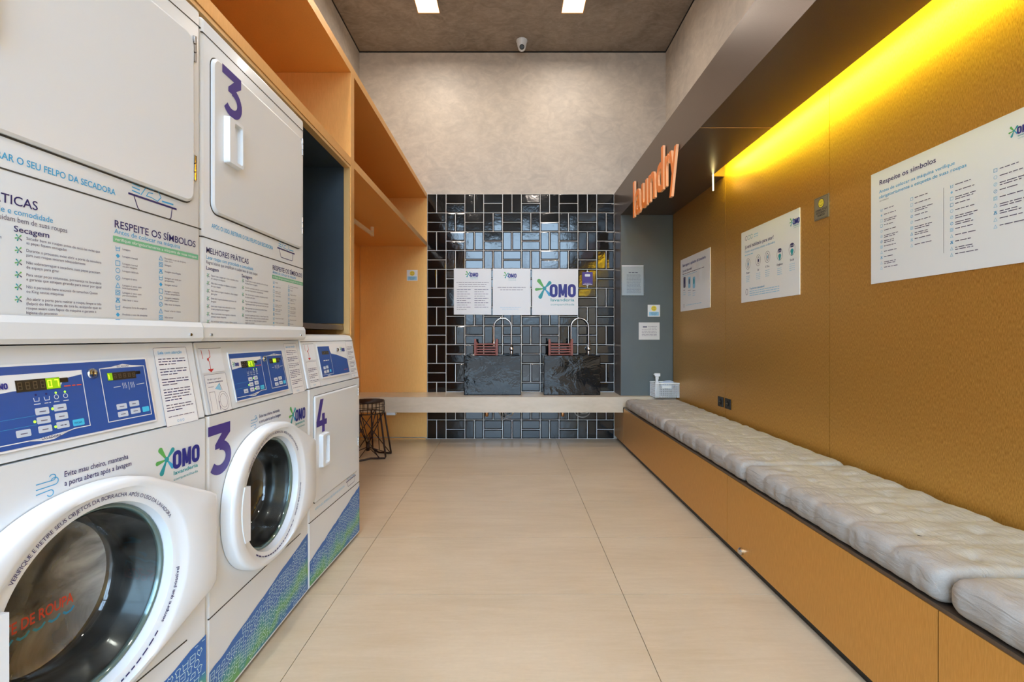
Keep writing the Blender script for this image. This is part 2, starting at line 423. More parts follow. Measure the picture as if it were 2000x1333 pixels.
# bulkhead over the bench with its cove slot, and the grey pier under its far end
bm = bmesh.new()
bx(bm, 1.10, YF, 2.30, 1.518, YB, 2.60)
bx(bm, 1.518, YF, 2.44, XR, YB, 2.60)
bx(bm, 1.518, 3.64, 2.30, XG, YB, 2.44)
o = struct('trim_2', bm, M_bronze)
bm = bmesh.new(); bx(bm, 1.10, 4.806, .497, XR, YB, 2.30)
o = struct('trim_3', bm, M_bronze)
bm = B(1.103, 4.80, .497, 1.619, 4.806, 2.299); o = struct('trim_4', bm, M_grey)
bm = bmesh.new(); bx(bm, 1.1, 2.79, 2.2985, 1.518, 2.793, 2.3)
struct('trim_5', bm, M_edge)

# LED strip in the cove
led = thing('led_strip_light', 'yellow LED strip glowing in the slot above the gold wall', 'light strip', (1.565, 0, 2.425))
link('diffuser', B(-.041, YF+.1, -.080, -.037, 3.60, -.066), M_led, led)
link('mounting_rail', B(-.0465, YF+.1, -.083, -.041, 3.62, -.060), M_white2, led)
bm = bmesh.new(); tube(bm, [(-.05, 3.60, -.01), (-.050, 3.60, -.10), (-.049, 3.602, -.17), (-.047, 3.604, -.245)], .0045, 6)
o = link('loose_strip_end', bm, M_ledend, led); o['label'] = 'short bright strip end hanging down from the slot'

# ceiling lights: real lamps in two rows
def downlight(x, y, label):
    t = thing('square_downlight', label, 'ceiling light', (x, y, ZC), 0, 'square ceiling lights')
    bm = bmesh.new(); s = .098
    for a in ((-s-.006, -s-.006, s+.006, -s), (-s-.006, s, s+.006, s+.006), (-s-.006, -s, -s, s), (s, -s, s+.006, s)): bx(bm, a[0], a[1], -.008, a[2], a[3], 0)
    link('frame', bm, M_edge, t); link('diffuser', B(-s, -s, -.005, s, s, -.001), M_lamp, t)
    ld = bpy.data.lights.new('lamp_light', 'AREA'); ld.shape = 'SQUARE'; ld.size = .19; ld.energy = LAMP_W*(.62 if y > 4 else 1); ld.color = (1, .90, .80); ld.spread = math.radians(168)
    lo = bpy.data.objects.new('lamp_light', ld); COL.objects.link(lo); lo.parent = t; lo.location = (0, 0, -.02)
LAMP_W = 13
for y in (4.40, 2.3, .2):
    w = {4.40: 'nearest the tiled wall', 2.3: 'in the middle of the room', .2: 'nearest the shop front'}[y]
    downlight(-.762, y, 'left square warm ceiling light '+w); downlight(.577, y, 'right square warm ceiling light '+w)

# security camera
t = thing('security_camera', 'white dome security camera on the ceiling above the tiled wall', 'camera', (.116, 4.93, ZC))
bm = bmesh.new(); lathe(bm, [(.057, 0), (.057, -.012), (.052, -.02), (.046, -.055), (.04, -.072)], n=28); smooth_ang(link('housing', bm, M_white2, t))
bm = bmesh.new(); bmesh.ops.create_uvsphere(bm, u_segments=24, v_segments=14, radius=.040); o = smooth_ang(link('ball', bm, M_white2, t)); o.location = (0, -.004, -.072)
bm = bmesh.new(); lathe(bm, [(.025, 0), (.024, -.008), (.018, -.013)], axis='y', n=20); o = smooth_ang(link('lens', bm, M_black, t)); o.location = (0, -.034, -.086); o.rotation_euler = (.45, 0, 0); o['label'] = 'black camera lens'

# ------------------------------------------------------------------ gold open cabinet on the left
cab = thing('open_cabinet', 'tall open gold cabinet with shelves along the left wall', 'cabinet', (XL, 0, 0))
ox = -XL
XF = -.885
CF = YF+1.0
def cabox(name, m, *a, bev=0): return link(name, B(a[0]+ox, a[1], a[2], a[3]+ox, a[4], a[5], bev=bev), m, cab)
cabox('top_board', M_gold, XL+.002, CF, 2.555, XF, 5.108, 2.60)
cabox('shelf', M_gold, XL+.002, CF, 2.036, XF, 2.668, 2.080)
cabox('shelf', M_gold, XL+.002, 2.727, 2.040, XF, 5.092, 2.085)
cabox('divider', M_gold, XL+.002, 2.670, .02, XF, 2.725, 2.554)
cabox('end_panel', M_gold, XL+.016, 5.094, .02, XF, 5.108, 2.554)
cabox('plinth', M_gold, XL+.016, 5.084, .0, XF-.01, 5.094, .012)
cabox('back_panel', M_gold, XL+.002, CF, .002, XL+.014, 5.092, 2.554)
o = cabox('dark_lining', M_navy, XL+.016, 2.656, 1.16, -.922, 2.668, 2.034)
bm = bmesh.new(); bx(bm, XL+.03+ox, CF, 2.024, -.922+ox, 2.655, 2.035); bx(bm, XL+.016+ox, CF, 1.16, XL+.028+ox, 2.655, 2.034)
link('dark_lining', bm, M_navy, cab)
o = cabox('inner_ledge', M_bronze, XL+.03, 2.03, 1.125, -.922, 2.655, 1.15)
bm = bmesh.new(); bx(bm, -.92+ox, 2.656, 1.10, -.888+ox, 2.668, 2.034); bx(bm, -.92+ox, CF, 2.020, -.888+ox, 2.655, 2.035)
link('edge_trim', bm, M_edge, cab)
M_rail = mat('pale_rail', (226, 206, 178), .4)
r = thing('hanging_rail', 'pale metal hanging rail under the shelf of the gold cabinet', 'clothes rail', (-1.2, 2.727, 2.04))
bm = bmesh.new(); bx(bm, -.009, .002, -.078, .009, 1.45, -.05); link('rail', bm, M_rail, r)
bm = bmesh.new(); bx(bm, -.012, 1.44, -.082, .012, 1.465, -.001, bev=.002); link('bracket', bm, M_rail, r)
st = thing('smiley_sticker', 'small smiley face sticker on the gold end panel of the left cabinet', 'sticker', (-1.096, 5.092, 1.676))
link('backing', B(0, -.003, 0, .114, 0, .114), M_board, st)
P = Print(); smiley(P, .057, .078, .026, 0); P.build('smiley_face', lambda a, b, l: Vector((a, -.003-l, b)), st); P = Print(); P.rect(.008, .008, .106, .046, M_skypale, 0)
P.text('SORRIA, VOCÊ', .057, .034, .007, M_navyink, l=1, align='C'); P.text('ESTÁ SENDO', .057, .023, .007, M_navyink, l=1, align='C'); P.text('FILMADO', .057, .012, .007, M_navyink, l=1, align='C')
P.build('printing', lambda a, b, l: Vector((a, -.003-l, b)), st)

# ------------------------------------------------------------------ counter
ct = thing('counter', 'long pale stone counter under the tiled wall holding both sinks', 'counter', (0, 4.70, .343))
bm = bmesh.new(); bx(bm, -.884, 0, 0, 1.099, .408, .152); bx(bm, XL+.016, 0, 0, -.884, .391, .152); bx(bm, 1.099, 0, .055, XG-.002, .105, .152)
link('slab', bm, M_counter, ct)
link('support_bracket', B(-1.22, .02, -.03, -1.13, .08, 0, bev=.004), M_white2, ct)

# sinks
def sink(x0, x1, label, seed):
    t = thing('square_sink', label, 'sink', ((x0+x1)/2, 4.84, .496), 0, 'black square sinks on the counter')
    w = (x1-x0)/2; h = .400; d = .262; th = .016
    bm = bmesh.new()
    o_ = [(-w, 0), (w, 0), (w, d), (-w, d)]; i_ = [(-w+th, th), (w-th, th), (w-th, d-th-.04), (-w+th, d-th-.04)]
    vb = [bm.verts.new((a, b, 0)) for a, b in o_]; vt = [bm.verts.new((a, b, h)) for a, b in o_]
    it = [bm.verts.new((a, b, h)) for a, b in i_]; ib = [bm.verts.new((a*.94, .02+b*.85, .16)) for a, b in i_]
    bm.faces.new(list(reversed(vb))); bm.faces.new(ib)
    for k in range(4):
        j = (k+1) % 4
        bm.faces.new((vb[k], vb[j], vt[j], vt[k])); bm.faces.new((vt[k], vt[j], it[j], it[k])); bm.faces.new((it[k], it[j], ib[j], ib[k]))
    bmesh.ops.bevel(bm, geom=[e for e in bm.edges], offset=.006, segments=2, profile=.5, affect='EDGES')
    o = link('basin', bm, M_sink, t)
    bm = bmesh.new(); cyl(bm, (0, .11, .161), .022, .004); link('drain', bm, M_chrome, t)
    return t
sink(-.469, .106, 'left glossy black square sink on the stone counter', 1)
sink(.335, .905, 'right glossy black square sink on the stone counter', 2)

def faucet(x, label, lever_up):
    t = thing('gooseneck_faucet', label, 'faucet', (x, 5.068, .897), 0, 'gooseneck faucets')
    R_ = .092
    bm = bmesh.new(); lathe(bm, [(.020, 0), (.020, .008), (.014, .010), (.0145, .07), (.010, .078)], n=20); smooth_ang(link('base', bm, M_brass if 0 else M_chrome, t))
    pts = [(0, 0, .07), (0, 0, .29)]+[(-R_+R_*math.cos(a), 0, .29+R_*math.sin(a)) for a in [math.pi*k/16 for k in range(1, 17)]]+[(-2*R_, 0, .20), (-2*R_, 0, .14)]
    bm = bmesh.new(); tube(bm, pts, .0095, 10); smooth_ang(link('spout', bm, M_chrome, t))
    bm = bmesh.new(); lathe(bm, [(.013, .085), (.013, .145), (.0105, .15)], c=(-2*R_, 0, 0), n=16); smooth_ang(link('spray_head', bm, M_chrome, t))
    bm = bmesh.new(); lathe(bm, [(.021, -.004), (.021, -.034), (.012, -.040)], c=(0, 0, .058), axis='y', n=20)
    if lever_up: tube(bm, [(.004, -.03, .075), (.010, -.045, .145)], .005, 8)
    else: tube(bm, [(.0, -.03, .078), (-.002, -.06, .10)], .005, 8)
    smooth_ang(link('lever', bm, M_chrome, t))
faucet(.010, 'chrome gooseneck faucet behind the left black sink', False)
faucet(.822, 'chrome gooseneck faucet behind the right black sink', True)

def rack(x0, x1, label):
    t = thing('slatted_rack', label, 'rack', ((x0+x1)/2, 4.93, .664), 0, 'slatted wooden racks')
    w = (x1-x0)/2; h = .398
    for s in (-1, 1):
        link('post', B(s*(w-.011)-.011, -.012, 0, s*(w-.011)+.011, .008, h, bev=.003), M_wood, t)
        link('rear_post', B(s*(w-.022)-.008, .03, 0, s*(w-.022)+.008, .045, h-.03, bev=.003), M_wood, t)
    for k in range(9): link('slat', B(-w+.02, -.010, h-.062-.026*k, w-.02, .004, h-.062-.026*k+.014, bev=.003), M_wood, t)
    for k in range(4): link('slat', B(-w+.02, .032, h-.17-.045*k, w-.02, .043, h-.17-.045*k+.015, bev=.002), M_wood, t)
rack(-.372, -.128, 'red-brown slatted wooden rack standing in the left black sink')
rack(.388, .640, 'red-brown slatted wooden rack standing in the right black sink')

def plumbing(x, label):
    t = thing('drain_pipe', label, 'pipe', (x, 4.98, .3425), 0, 'pipes under the counter')
    bm = bmesh.new(); lathe(bm, [(.015, 0), (.015, -.03), (.019, -.035), (.019, -.075), (.012, -.085)], n=18); smooth_ang(link('trap', bm, M_brass, t))
    tube(bm := bmesh.new(), [(0, 0, -.05), (.0, .06, -.055), (0, .125, -.055)], .010, 8); link('outlet_tube', bm, M_brass, t)
def hoses(x, label, k):
    t = thing('supply_hose', label, 'hose', (x, 5.0, .336), 0, 'hoses under the counter')
    for j, (w, d, ph) in enumerate(((.075, .098, 0), (.055, .075, .03), (.03, .12, -.03)) if k == 0 else ((.085, .085, 0), (.06, .05, .02))):
        pts = [(w*math.cos(a)+ph, .04*math.sin(a)*(j-1)*.5, -d*math.sin(a)**.8 if math.sin(a) > 0 else 0) for a in [math.pi*i/18 for i in range(19)]]
        bm = bmesh.new(); tube(bm, pts, .0052, 8); smooth_ang(link('hose', bm, M_hose, t))
plumbing(-.245, 'brass drain pipe under the counter below the left sink'); plumbing(.540, 'brass drain pipe under the counter below the right sink')
hoses(-.045, 'looped braided supply hoses below the left sink', 0); hoses(.745, 'looped braided supply hose below the right sink', 1)

# OMO boards on the tiles
YT = 5.103
def fb(x, y, z): return lambda a, b, l: Vector((a, -.010-l, b))
PX = 5.10/940
def bX(px): return (px-997)*PX
def bZ(py): return 1.09-(py-657)*PX
def board(name, label, px0, py0, px1, py1, cat='sign', grp='notice boards on the tiled wall'):
    t = thing(name, label, cat, (bX(px0), YT, bZ(py1)), 0, grp); w, h = (px1-px0)*PX, (py1-py0)*PX
    link('board', B(0, -.010, 0, w, 0, h, bev=.001, seg=1), M_board, t); return t, w, h
t, w, h = board('notice_board', 'white notice board with two columns of text, left of the three over the sinks', 886.5, 525, 959.5, 615)
P = Print(); omo(P, w*.43, h*.82, h*.09); P.build('logo_print', lambda a, b, l: Vector((a, -.010-l, b)), t); P = Print()
for i, (a, b) in enumerate(((.07, .93), (.13, .87), (.13, .85))): P.bars(w*a, h*(.695-.045*i), w*(b-a), .008, M_txt, seed=i)
for c in range(2):
    for i in range(9 if c else 10): P.bars(w*(.08+.47*c), h*(.54-.048*i), w*(.37 if i % 2 == 0 else .28), .008, M_txt if i % 2 else M_navyink, seed=9+i+c*20)
P.build('printing', lambda a, b, l: Vector((a, -.010-l, b)), t)
t, w, h = board('notice_board', 'white notice board with small logo and little text, middle of the three over the sinks', 962.3, 525, 1036, 616)
P = Print(); omo(P, w*.41, h*.80, h*.09); P.build('logo_print', lambda a, b, l: Vector((a, -.010-l, b)), t); P = Print()
for i, (a, b) in enumerate(((.13, .87), (.2, .8))): P.bars(w*a, h*(.59-.05*i), w*(b-a), .008, M_txt, seed=i+40)
for i, (a, b) in enumerate(((.2, .75), (.25, .68))): P.bars(w*a, h*(.16-.035*i), w*(b-a), .006, M_skypale, seed=i+60)
P.build('printing', lambda a, b, l: Vector((a, -.010-l, b)), t)
t, w, h = board('notice_board', 'white board with the large blue laundry logo, right of the three over the sinks', 1039, 525.5, 1129, 616)
P = Print(); k = w/602; omo(P, (1290-1060)*k, h-(540-168)*k, 172*k)
P.build('printing', lambda a, b, l: Vector((a, -.010-l, b)), t)
t, w, h = board('payment_plaque', 'small violet plaque clipped to the black tiles right of the white boards', 1137, 532, 1157.5, 557.5, 'plaque', None)
t.children[0].data.materials.clear(); t.children[0].data.materials.append(M_num)
P = Print(); P.rr(w*.25, h*.66, w*.75, h*.84, .006, M_board); P.rect(w*.06, h*.05, w*.94, h*.09, M_board)
P.bars(w*.2, h*.13, w*.6, .005, M_board, seed=5)
P.build('printing', lambda a, b, l: Vector((a, -.010-l, b)), t)
for z in (-.012, h): link('clip', B(w*.42, -.006, z, w*.58, 0, z+.012), M_white2, t)

# things on the grey pier
def pX(px): return (px-997)*4.8/940
def pZ(py): return 1.09-(py-657)*4.8/940
t = thing('paper_pocket', 'white sheets in a clear pocket high on the grey pier', 'paper', (pX(1214), 4.80, pZ(579.5)))
link('sheet', B(.002, -.004, .012, .218, -.001, .312), M_paper, t)
link('pocket', B(-.002, -.007, 0, .228, -.0055, .30), M_pocket, t)
P = Print(); P.bars(.07, .235, .09, .012, M_txt, seed=1); P.build('heading_print', lambda a, b, l: Vector((a, -.004-l, b)), t); P = Print()
for i in range(16): P.bars(.05, .215-.012*i, .14, .005, M_txt, seed=i)
P.build('printing', lambda a, b, l: Vector((a, -.004-l, b)), t)
t = thing('smiley_sticker', 'small smiley face sticker on the grey pier above the typed notice', 'sticker', (pX(1265), 4.80, pZ(619)))
link('backing', B(0, -.003, 0, .122, 0, .119), M_board, t)
P = Print(); smiley(P, .061, .082, .027); P.build('smiley_face', lambda a, b, l: Vector((a, -.003-l, b)), t); P = Print(); P.rect(.012, .01, .110, .048, M_skypale, 0)
for i, s in enumerate(('SORRIA, VOCÊ', 'ESTÁ SENDO', 'FILMADO')): P.text(s, .061, .036-.011*i, .007, M_navyink, l=1, align='C')
P.build('printing', lambda a, b, l: Vector((a, -.003-l, b)), t)
t = thing('typed_notice', 'white typed paper notice on the grey pier above the basket', 'paper', (pX(1247.6), 4.80, pZ(664)))
link('sheet', B(0, -.002, 0, .207, 0, .172), M_paper, t)
P = Print(); P.rect(.04, .122, .082, .134, M_txt); P.build('stamp_print', lambda a, b, l: Vector((a, -.002-l, b)), t); P = Print()
for i in range(7): P.bars(.03 if i > 1 else .09, .13-.0155*i, .15 if i > 1 else .09, .006, M_txt, seed=i+3)
P.build('printing', lambda a, b, l: Vector((a, -.002-l, b)), t)

# basket with spray bottle and cloth
bk = thing('basket', 'small white lattice plastic basket on the right end of the counter', 'basket', (1.388, 4.60, .4985))
bm = bmesh.new(); bw, bd, bh = .225, .185, .138
def lattice(f, L, H):
    n = int(L/.0165); m = int(H/.0165)
    for i in range(n+1): a = L*i/n; f(a-.0022, 0, a+.0022, H)
    for j in range(m+1): b = H*j/m; f(0, b-.0022, L, b+.0022)
lattice(lambda a, b, c, d: bx(bm, a, 0, max(b, 0), c, .003, d), bw, bh)
lattice(lambda a, b, c, d: bx(bm, a, bd-.003, max(b, 0), c, bd, d), bw, bh)
lattice(lambda a, b, c, d: bx(bm, 0, a, max(b, 0), .003, c, d), bd, bh)
lattice(lambda a, b, c, d: bx(bm, bw-.003, a, max(b, 0), bw, c, d), bd, bh)
bx(bm, 0, 0, 0, bw, bd, .003)
link('lattice_body', bm, M_white2, bk)
bm = bmesh.new(); tube(bm, [(0, 0, bh), (bw, 0, bh), (bw, bd, bh), (0, bd, bh)], .006, 8, closed=True); bx(bm, .06, -.002, .092, .15, .001, .118, bev=.001); link('rim', bm, M_white2, bk)
sp = thing('spray_bottle', 'white spray bottle standing in the lattice basket', 'bottle', (1.388+.042, 4.60+.10, .502))
bm = bmesh.new(); lathe(bm, [(.026, 0), (.028, .01), (.028, .10), (.020, .125), (.0135, .14), (.013, .165)], n=20); smooth_ang(link('bottle_body', bm, M_white2, sp))
bm = bmesh.new(); lathe(bm, [(.015, .165), (.015, .19), (.011, .195)], n=16); bx(bm, -.022, -.012, .195, .030, .012, .225, bev=.004); bx(bm, .012, -.005, .165, .018, .005, .197, bev=.002); bx(bm, -.030, -.006, .210, -.020, .006, .220)
link('trigger_head', bm, M_white2, sp)
bm = bmesh.new()
bmesh.ops.create_uvsphere(bm, u_segments=28, v_segments=18, radius=.06)
rn = random.Random(5)
for v in bm.verts:
    n_ = math.sin(v.co.x*90)*math.cos(v.co.y*70+1)*.009+math.sin(v.co.z*120+v.co.x*60)*.006
    v.co = Vector((v.co.x*1.15, v.co.y*1.0, v.co.z*.72))*(1+n_*8)
cl = link('cleaning_cloth', bm, M_cloth, None, True, (1.388+.145, 4.60+.09, .502+.112)); tag(cl, 'pale blue cloth bundled in the lattice basket', 'cloth')

# ------------------------------------------------------------------ bench, doors, cushions
bn = thing('bench', 'long low gold storage bench along the right wall', 'bench', (1.10, 0, 0))
link('carcass', B(.022, -1.3, .0, XG-1.10-.002, 4.695, .385), M_black, bn)
link('toe_kick', B(.03, 4.697, .0, XG-1.10-.002, 5.09, .33), M_black, bn)
link('top_board', B(.002, -1.3, .385, XG-1.10-.002, 4.695, .396), M_bronze, bn)
seams = [-1.3, .032, 1.238, 2.444, 4.68]
for a, b in zip(seams[:-1], seams[1:]): link('door_front', B(0, a+.002, .04, .02, b-.002, .384), M_goldB, bn)
link('door_front', B(0, 4.684, .04, .02, 5.095, .338), M_goldB, bn)
bm = bmesh.new(); lathe(bm, [(.017, 0), (.017, -.010), (.010, -.018)], c=(0, 2.285, .068), axis='x', n=20); link('door_catch', bm, M_chrome, bn)

def rounded_box(a, b, c, r, step):
    bm = bmesh.new()
    def face(ax, s):
        dims = [a, b, c]; i, j = [(1, 2), (0, 2), (0, 1)][ax]
        ni, nj = max(2, int(2*dims[i]/step)), max(2, int(2*dims[j]/step)); g_ = []
        for p in range(ni+1):
            row = []
            for q in range(nj+1):
                v = [0, 0, 0]; v[ax] = s*dims[ax]; v[i] = -dims[i]+2*dims[i]*p/ni; v[j] = -dims[j]+2*dims[j]*q/nj
                pt = Vector(v); inn = Vector((max(-a+r, min(a-r, v[0])), max(-b+r, min(b-r, v[1])), max(-c+r, min(c-r, v[2]))))
                d = pt-inn
                if d.length > 1e-9: pt = inn+d.normalized()*r
                row.append(bm.verts.new(pt))
            g_.append(row)
        for p in range(ni):
            for q in range(nj): bm.faces.new((g_[p][q], g_[p+1][q], g_[p+1][q+1], g_[p][q+1]))
    for ax in range(3):
        for s in (-1, 1): face(ax, s)
    bmesh.ops.remove_doubles(bm, verts=bm.verts, dist=1e-5); bmesh.ops.recalc_face_normals(bm, faces=bm.faces)
    return bm
from mathutils import noise as mn
TIE = []
def cushion(y0, y1, label, seed, dz=0):
    L = (y1-y0)/2; t = thing('seat_cushion', label, 'cushion', (1.347, (y0+y1)/2, .397), 0, 'tufted cushions on the bench')
    a, b, c = .252, L-.002, .044
    bm = rounded_box(a, b, c, .034, .0095)
    nT = 6; tuft = [(xx, -L+(k+.5)*2*L/nT) for k in range(nT) for xx in (-.085, .095)]
    for v in bm.verts:
        x, y, z = v.co; top = max(0, z/c)
        f = 0
        for tx, ty in tuft:
            d2 = ((x-tx)**2+(y-ty)**2); f -= .013*math.exp(-d2/.00030)+.007*math.exp(-d2/.004)
        ph = (y+L)/(2*L)*nT
        puff = .009*math.sin(math.pi*(ph % 1))**.5 if 0 < (ph % 1) < 1 else 0
        ed = max(0, (abs(x)-.15)/.1)
        crease = -.0035*abs(math.cos(math.pi*ph))**14*min(1, ed)
        w = mn.noise(Vector((x*9+seed*7, y*16, seed)))*.006+mn.noise(Vector((x*22, y*42+seed, 3)))*.0026
        w += -.004*abs(mn.noise(Vector((x*6, y*30, seed*3.3))))
        v.co.z += top*(f+puff+w) + dz*top
        if x < -.15: v.co.x += (crease*-1.0 + w*.8)*min(1, (-x-.15)/.08)
    o = link('pad', bm, M_cush, t, True); o.location = (0, 0, c)
    for k, (tx, ty) in enumerate(tuft):
        if TIE: q = TIE[0].copy(); COL.objects.link(q); q.parent = t
        else:
            b2 = bmesh.new(); tube(b2, [(-.010, 0, -.0005), (0, .001, .001), (.010, 0, -.0005)], .0019, 6); tube(b2, [(-.004, -.005, 0), (.004, .006, .001)], .0014, 6)
            q = link('tuft_tie', b2, M_btnthread, t); TIE.append(q)
        q.location = (tx, ty, 2*c-.012); q.rotation_euler = (0, 0, random.Random(seed*50+k).uniform(-.6, 2.2))
cushion(3.462, 4.592, 'greige tufted seat cushion at the far end of the bench', 1)
cushion(2.272, 3.458, 'greige tufted seat cushion, second from the far end of the bench', 2)
cushion(1.222, 2.268, 'greige tufted seat cushion, third from the far end, below the large poster', 3)
cushion(.12, 1.218, 'greige tufted seat cushion at the near end of the bench, lower right corner', 4)

# ------------------------------------------------------------------ things on the gold wall
def gw(yl, z0, th=.004): return lambda a, b, l: Vector((-th-l, -a, b))
def gposter(name, label, y0, w, z0, h, cat='poster', m=None, grp=None):
    t = thing(name, label, cat, (XG, y0, z0), 0, grp); link('board', B(-.004, -w, 0, 0, 0, h), m or M_board, t); return t
FG = gw(0, 0)
PH = .487; PZ = 1.323
t = gposter('wall_poster', 'large white washing-symbols poster at the right edge of the gold wall', 2.157, .79, PZ, PH+.002, grp='white posters on the gold wall')
P = Print()
def g1(px, py):  # photo pixel -> poster coordinates
    Y = 1.616*940/(px-997); return (2.157-Y, 1.09-(py-657)*Y/940-PZ)
x, y = g1(1718, 362); x2, _ = g1(1828, 330)
P.text('Respeite os símbolos', x, y, .020, M_navyink, w=x2-x, bold=.01)
x, y = g1(1717, 378); x2, _ = g1(1865, 330); P.text('Antes de colocar na máquina verifique', x, y-.001, .013, M_sky, w=x2-x, bold=.008)
x, y = g1(1717, 388); x2, _ = g1(1888, 335); P.text('obrigatoriamente a etiqueta de suas roupas', x, y-.002, .013, M_sky, w=x2-x, bold=.008)
x, y = g1(1718, 393); P.text('(ver símbolos)', x, y-.004, .006, M_txt)
P.build('heading_print', FG, t); P = Print()
def col4(px, py0, py1, n, words, w):
    P = Print()
    xa, ya = g1(px, py0); _, yb = g1(px, py1)
    for i in range(n):
        yy = ya+(yb-ya)*i/(n-1); icon(P, [0, 1, 2, 2, 3, 4, 4, 6, 5, 7, 5, 5][(i+words) % 12], xa, yy, .011, M_skypale if i % 3 else M_sky, 0)
        P.bars(xa+.014, yy, w*(.7+.3*((i*7) % 3)/2), .0055, M_txt, seed=i+words*13)
        if i in (2, 5, 6, 10): P.bars(xa+.014, yy-.0075, w*.8, .0055, M_txt, seed=i+90)
    P.build('symbol_column', FG, t)
col4(1722, 411, 524, 12, 0, .075); col4(1781, 389, 480, 9, 2, .085)
xa, ya = g1(1843, 367); _, yb = g1(1843, 495); P.rect(xa, yb, xa+.0012, ya, M_txt)
col4(1859, 364, 498, 12, 0, .085); col4(1944.5, 333, 443, 9, 3, .085)
P.build('divider_line', FG, t); P = Print(); x, y = g1(1987, 263); omo(P, x, y, .024)
P.build('logo_print', FG, t)
t = gposter('wall_poster', 'white poster with a row of five round icons, middle of the gold wall', 3.369, .679, PZ, PH, grp='white posters on the gold wall')
P = Print()
def g2(px, py):
    Y = 1.616*940/(px-997); return (3.369-Y, 1.09-(py-657)*Y/940-PZ)
x, y = g2(1455, 470)
for i in range(3): P.arc(x+.02+.036*i, y+.01, .014, 20, 340, .003, (M_navyink, M_teal, M_teal)[i], 0)
P.bars(x+.125, y+.012, .05, .01, M_skypale, seed=4); P.bars(x+.125, y-.002, .05, .008, M_skypale, seed=5)
x, y = g2(1455, 487); x2, _ = g2(1511, 465); P.text('Já está habilitado para usar?', x, y, .022, M_navyink, w=x2-x, bold=.012)
x, y = g2(1455, 494); x2, _ = g2(1514, 475); P.text('Confira os produtos abaixo e descubra', x, y-.004, .013, M_sky, w=x2-x); P.bars(x, y-.024, .12, .009, M_skypale, seed=8); P.build('heading_print', FG, t)
for i, (px, py, s) in enumerate(((1461, 516, 'Dosar'), (1481, 509, 'Sal'), (1499, 502, 'E Tira'), (1523, 497, 'Orgânico'), (1547, 487, 'Social'))):
    P = Print(); x, y = g2(px, py); P.arc(x, y, .030, 0, 360, .0022, M_txt, 0, 20, ry=.036)
    if i < 3:
        P.arc(x, y, .012, 0, 360, .003, M_txt, 0, 10, ry=.024); P.rect(x-.003, y-.01, x+.01, y+.008, M_navyink if i == 1 else M_skypale, 1)
    else:
        drop(P, x, y-.036, x, y+.004, .016, M_teal, 0); P.rr(x-.016, y+.012, x+.016, y+.034, .004, M_navyink, 0); P.text('omo', x, y+.018, .009, M_board, l=1, align='C')
    P.text(s, x, y-.066, .012, M_navyink, align='C', bold=.01)
    for q in range(4): P.bars(x-.026, y-.085-.012*q, .052, .005, M_skypale, seed=i*9+q)
    P.build('product_icon', FG, t)
P = Print(); x, y = g2(1457, 574); P.arc(x+.012, y+.01, .014, 0, 360, .003, M_navyink, 0, ry=.02); P.text('Transforme a lavanderia!', x+.05, y+.022, .013, M_sky, bold=.01)
for q in range(3): P.bars(x+.05, y+.008-.014*q, .36, .008, M_skypale, seed=70+q)
P.build('footer_print', FG, t); P = Print(); x, y = g2(1551, 437); omo(P, x-.008, y-.006, .032)
P.build('logo_print', FG, t)
t = gposter('wall_poster', 'smallest looking white poster, farthest along the gold wall near the grey pier', 4.573, .678, PZ, PH, grp='white posters on the gold wall')
P = Print()
def g3(px, py):
    Y = 1.616*940/(px-997); return (4.573-Y, 1.09-(py-657)*Y/940-PZ)
x, y = g3(1333.5, 521); P.text('Baixe agora o aplicativo da Lavanderia', x, y-.006, .024, M_blueink, w=.53, bold=.012)
x, y = g3(1333.5, 531); P.text('Já está liberado?', x, y-.008, .020, M_navyink, w=.23, bold=.012); P.bars(x, y-.030, .50, .010, M_txt, seed=1); P.bars(x, y-.046, .34, .009, M_skypale, seed=2); P.build('heading_print', FG, t)
for i, px in enumerate((1337, 1346.5, 1355.5)):
    P = Print(); x, y = g3(px, 552); P.rr(x-.028, y-.05, x+.028, y+.05, .012, M_skypale if i else M_txt, 0); P.circle(x, y+.01, .014, (M_navyink, M_txt, M_teal)[i], 1, ry=.026)
    for q in range(3): P.bars(x-.03, y-.075-.02*q, .06, .008, M_navyink if q == 0 else M_skypale, seed=i*5+q)
    P.build('product_icon', FG, t)
P = Print(); x, y = g3(1335, 598); P.arc(x+.012, y, .014, 0, 360, .003, M_txt, 0); P.bars(x+.06, y, .36, .008, M_skypale, seed=33)
P.build('printing', FG, t)
t = gposter('smiley_plaque', 'small square silver smiley plaque on the gold wall between two posters', 2.560, .114, 1.700, .118, 'plaque', M_silver)
P = Print(); P.stroke(rrect(.004, .004, .110, .114, .006, 3), .0015, M_black, 0, True); P.circle(.057, .082, .022, M_yellow, 0)
P.arc(.057, .082, .023, 0, 360, .002, M_black, 1)
for s_ in (-1, 1): P.circle(.057+s_*.007, .088, .0022, M_black, 1, 8)
P.arc(.057, .083, .013, 205, 335, .0022, M_black, 1)
for i, s_ in enumerate(('SORRIA, VOCÊ', 'ESTÁ SENDO', 'FILMADO')): P.text(s_, .057, .044-.014*i, .0095, M_black, l=0, align='C', bold=.01)
P.build('printing', FG, t)
for y0, lb in ((3.745, 'black power outlet on the gold wall, nearer the grey pier'), (3.622, 'black power outlet on the gold wall, nearer the camera of the pair')):
    t = thing('power_outlet', lb, 'power outlet', (XG, y0, .548), 0, 'black outlets above the bench')
    link('plate', B(-.008, -.088, 0, 0, 0, .076, bev=.003), M_black, t)
    bm = bmesh.new(); lathe(bm, [(.022, -.008), (.022, -.011), (.018, -.012)], c=(0, -.044, .040), axis='x', n=18)
    for dy in (-.008, .008): cyl(bm, (-.014, -.044+dy, .040), .0025, .003, 'x', 8, mi=1)
    link('socket', bm, [M_black, M_silver], t)

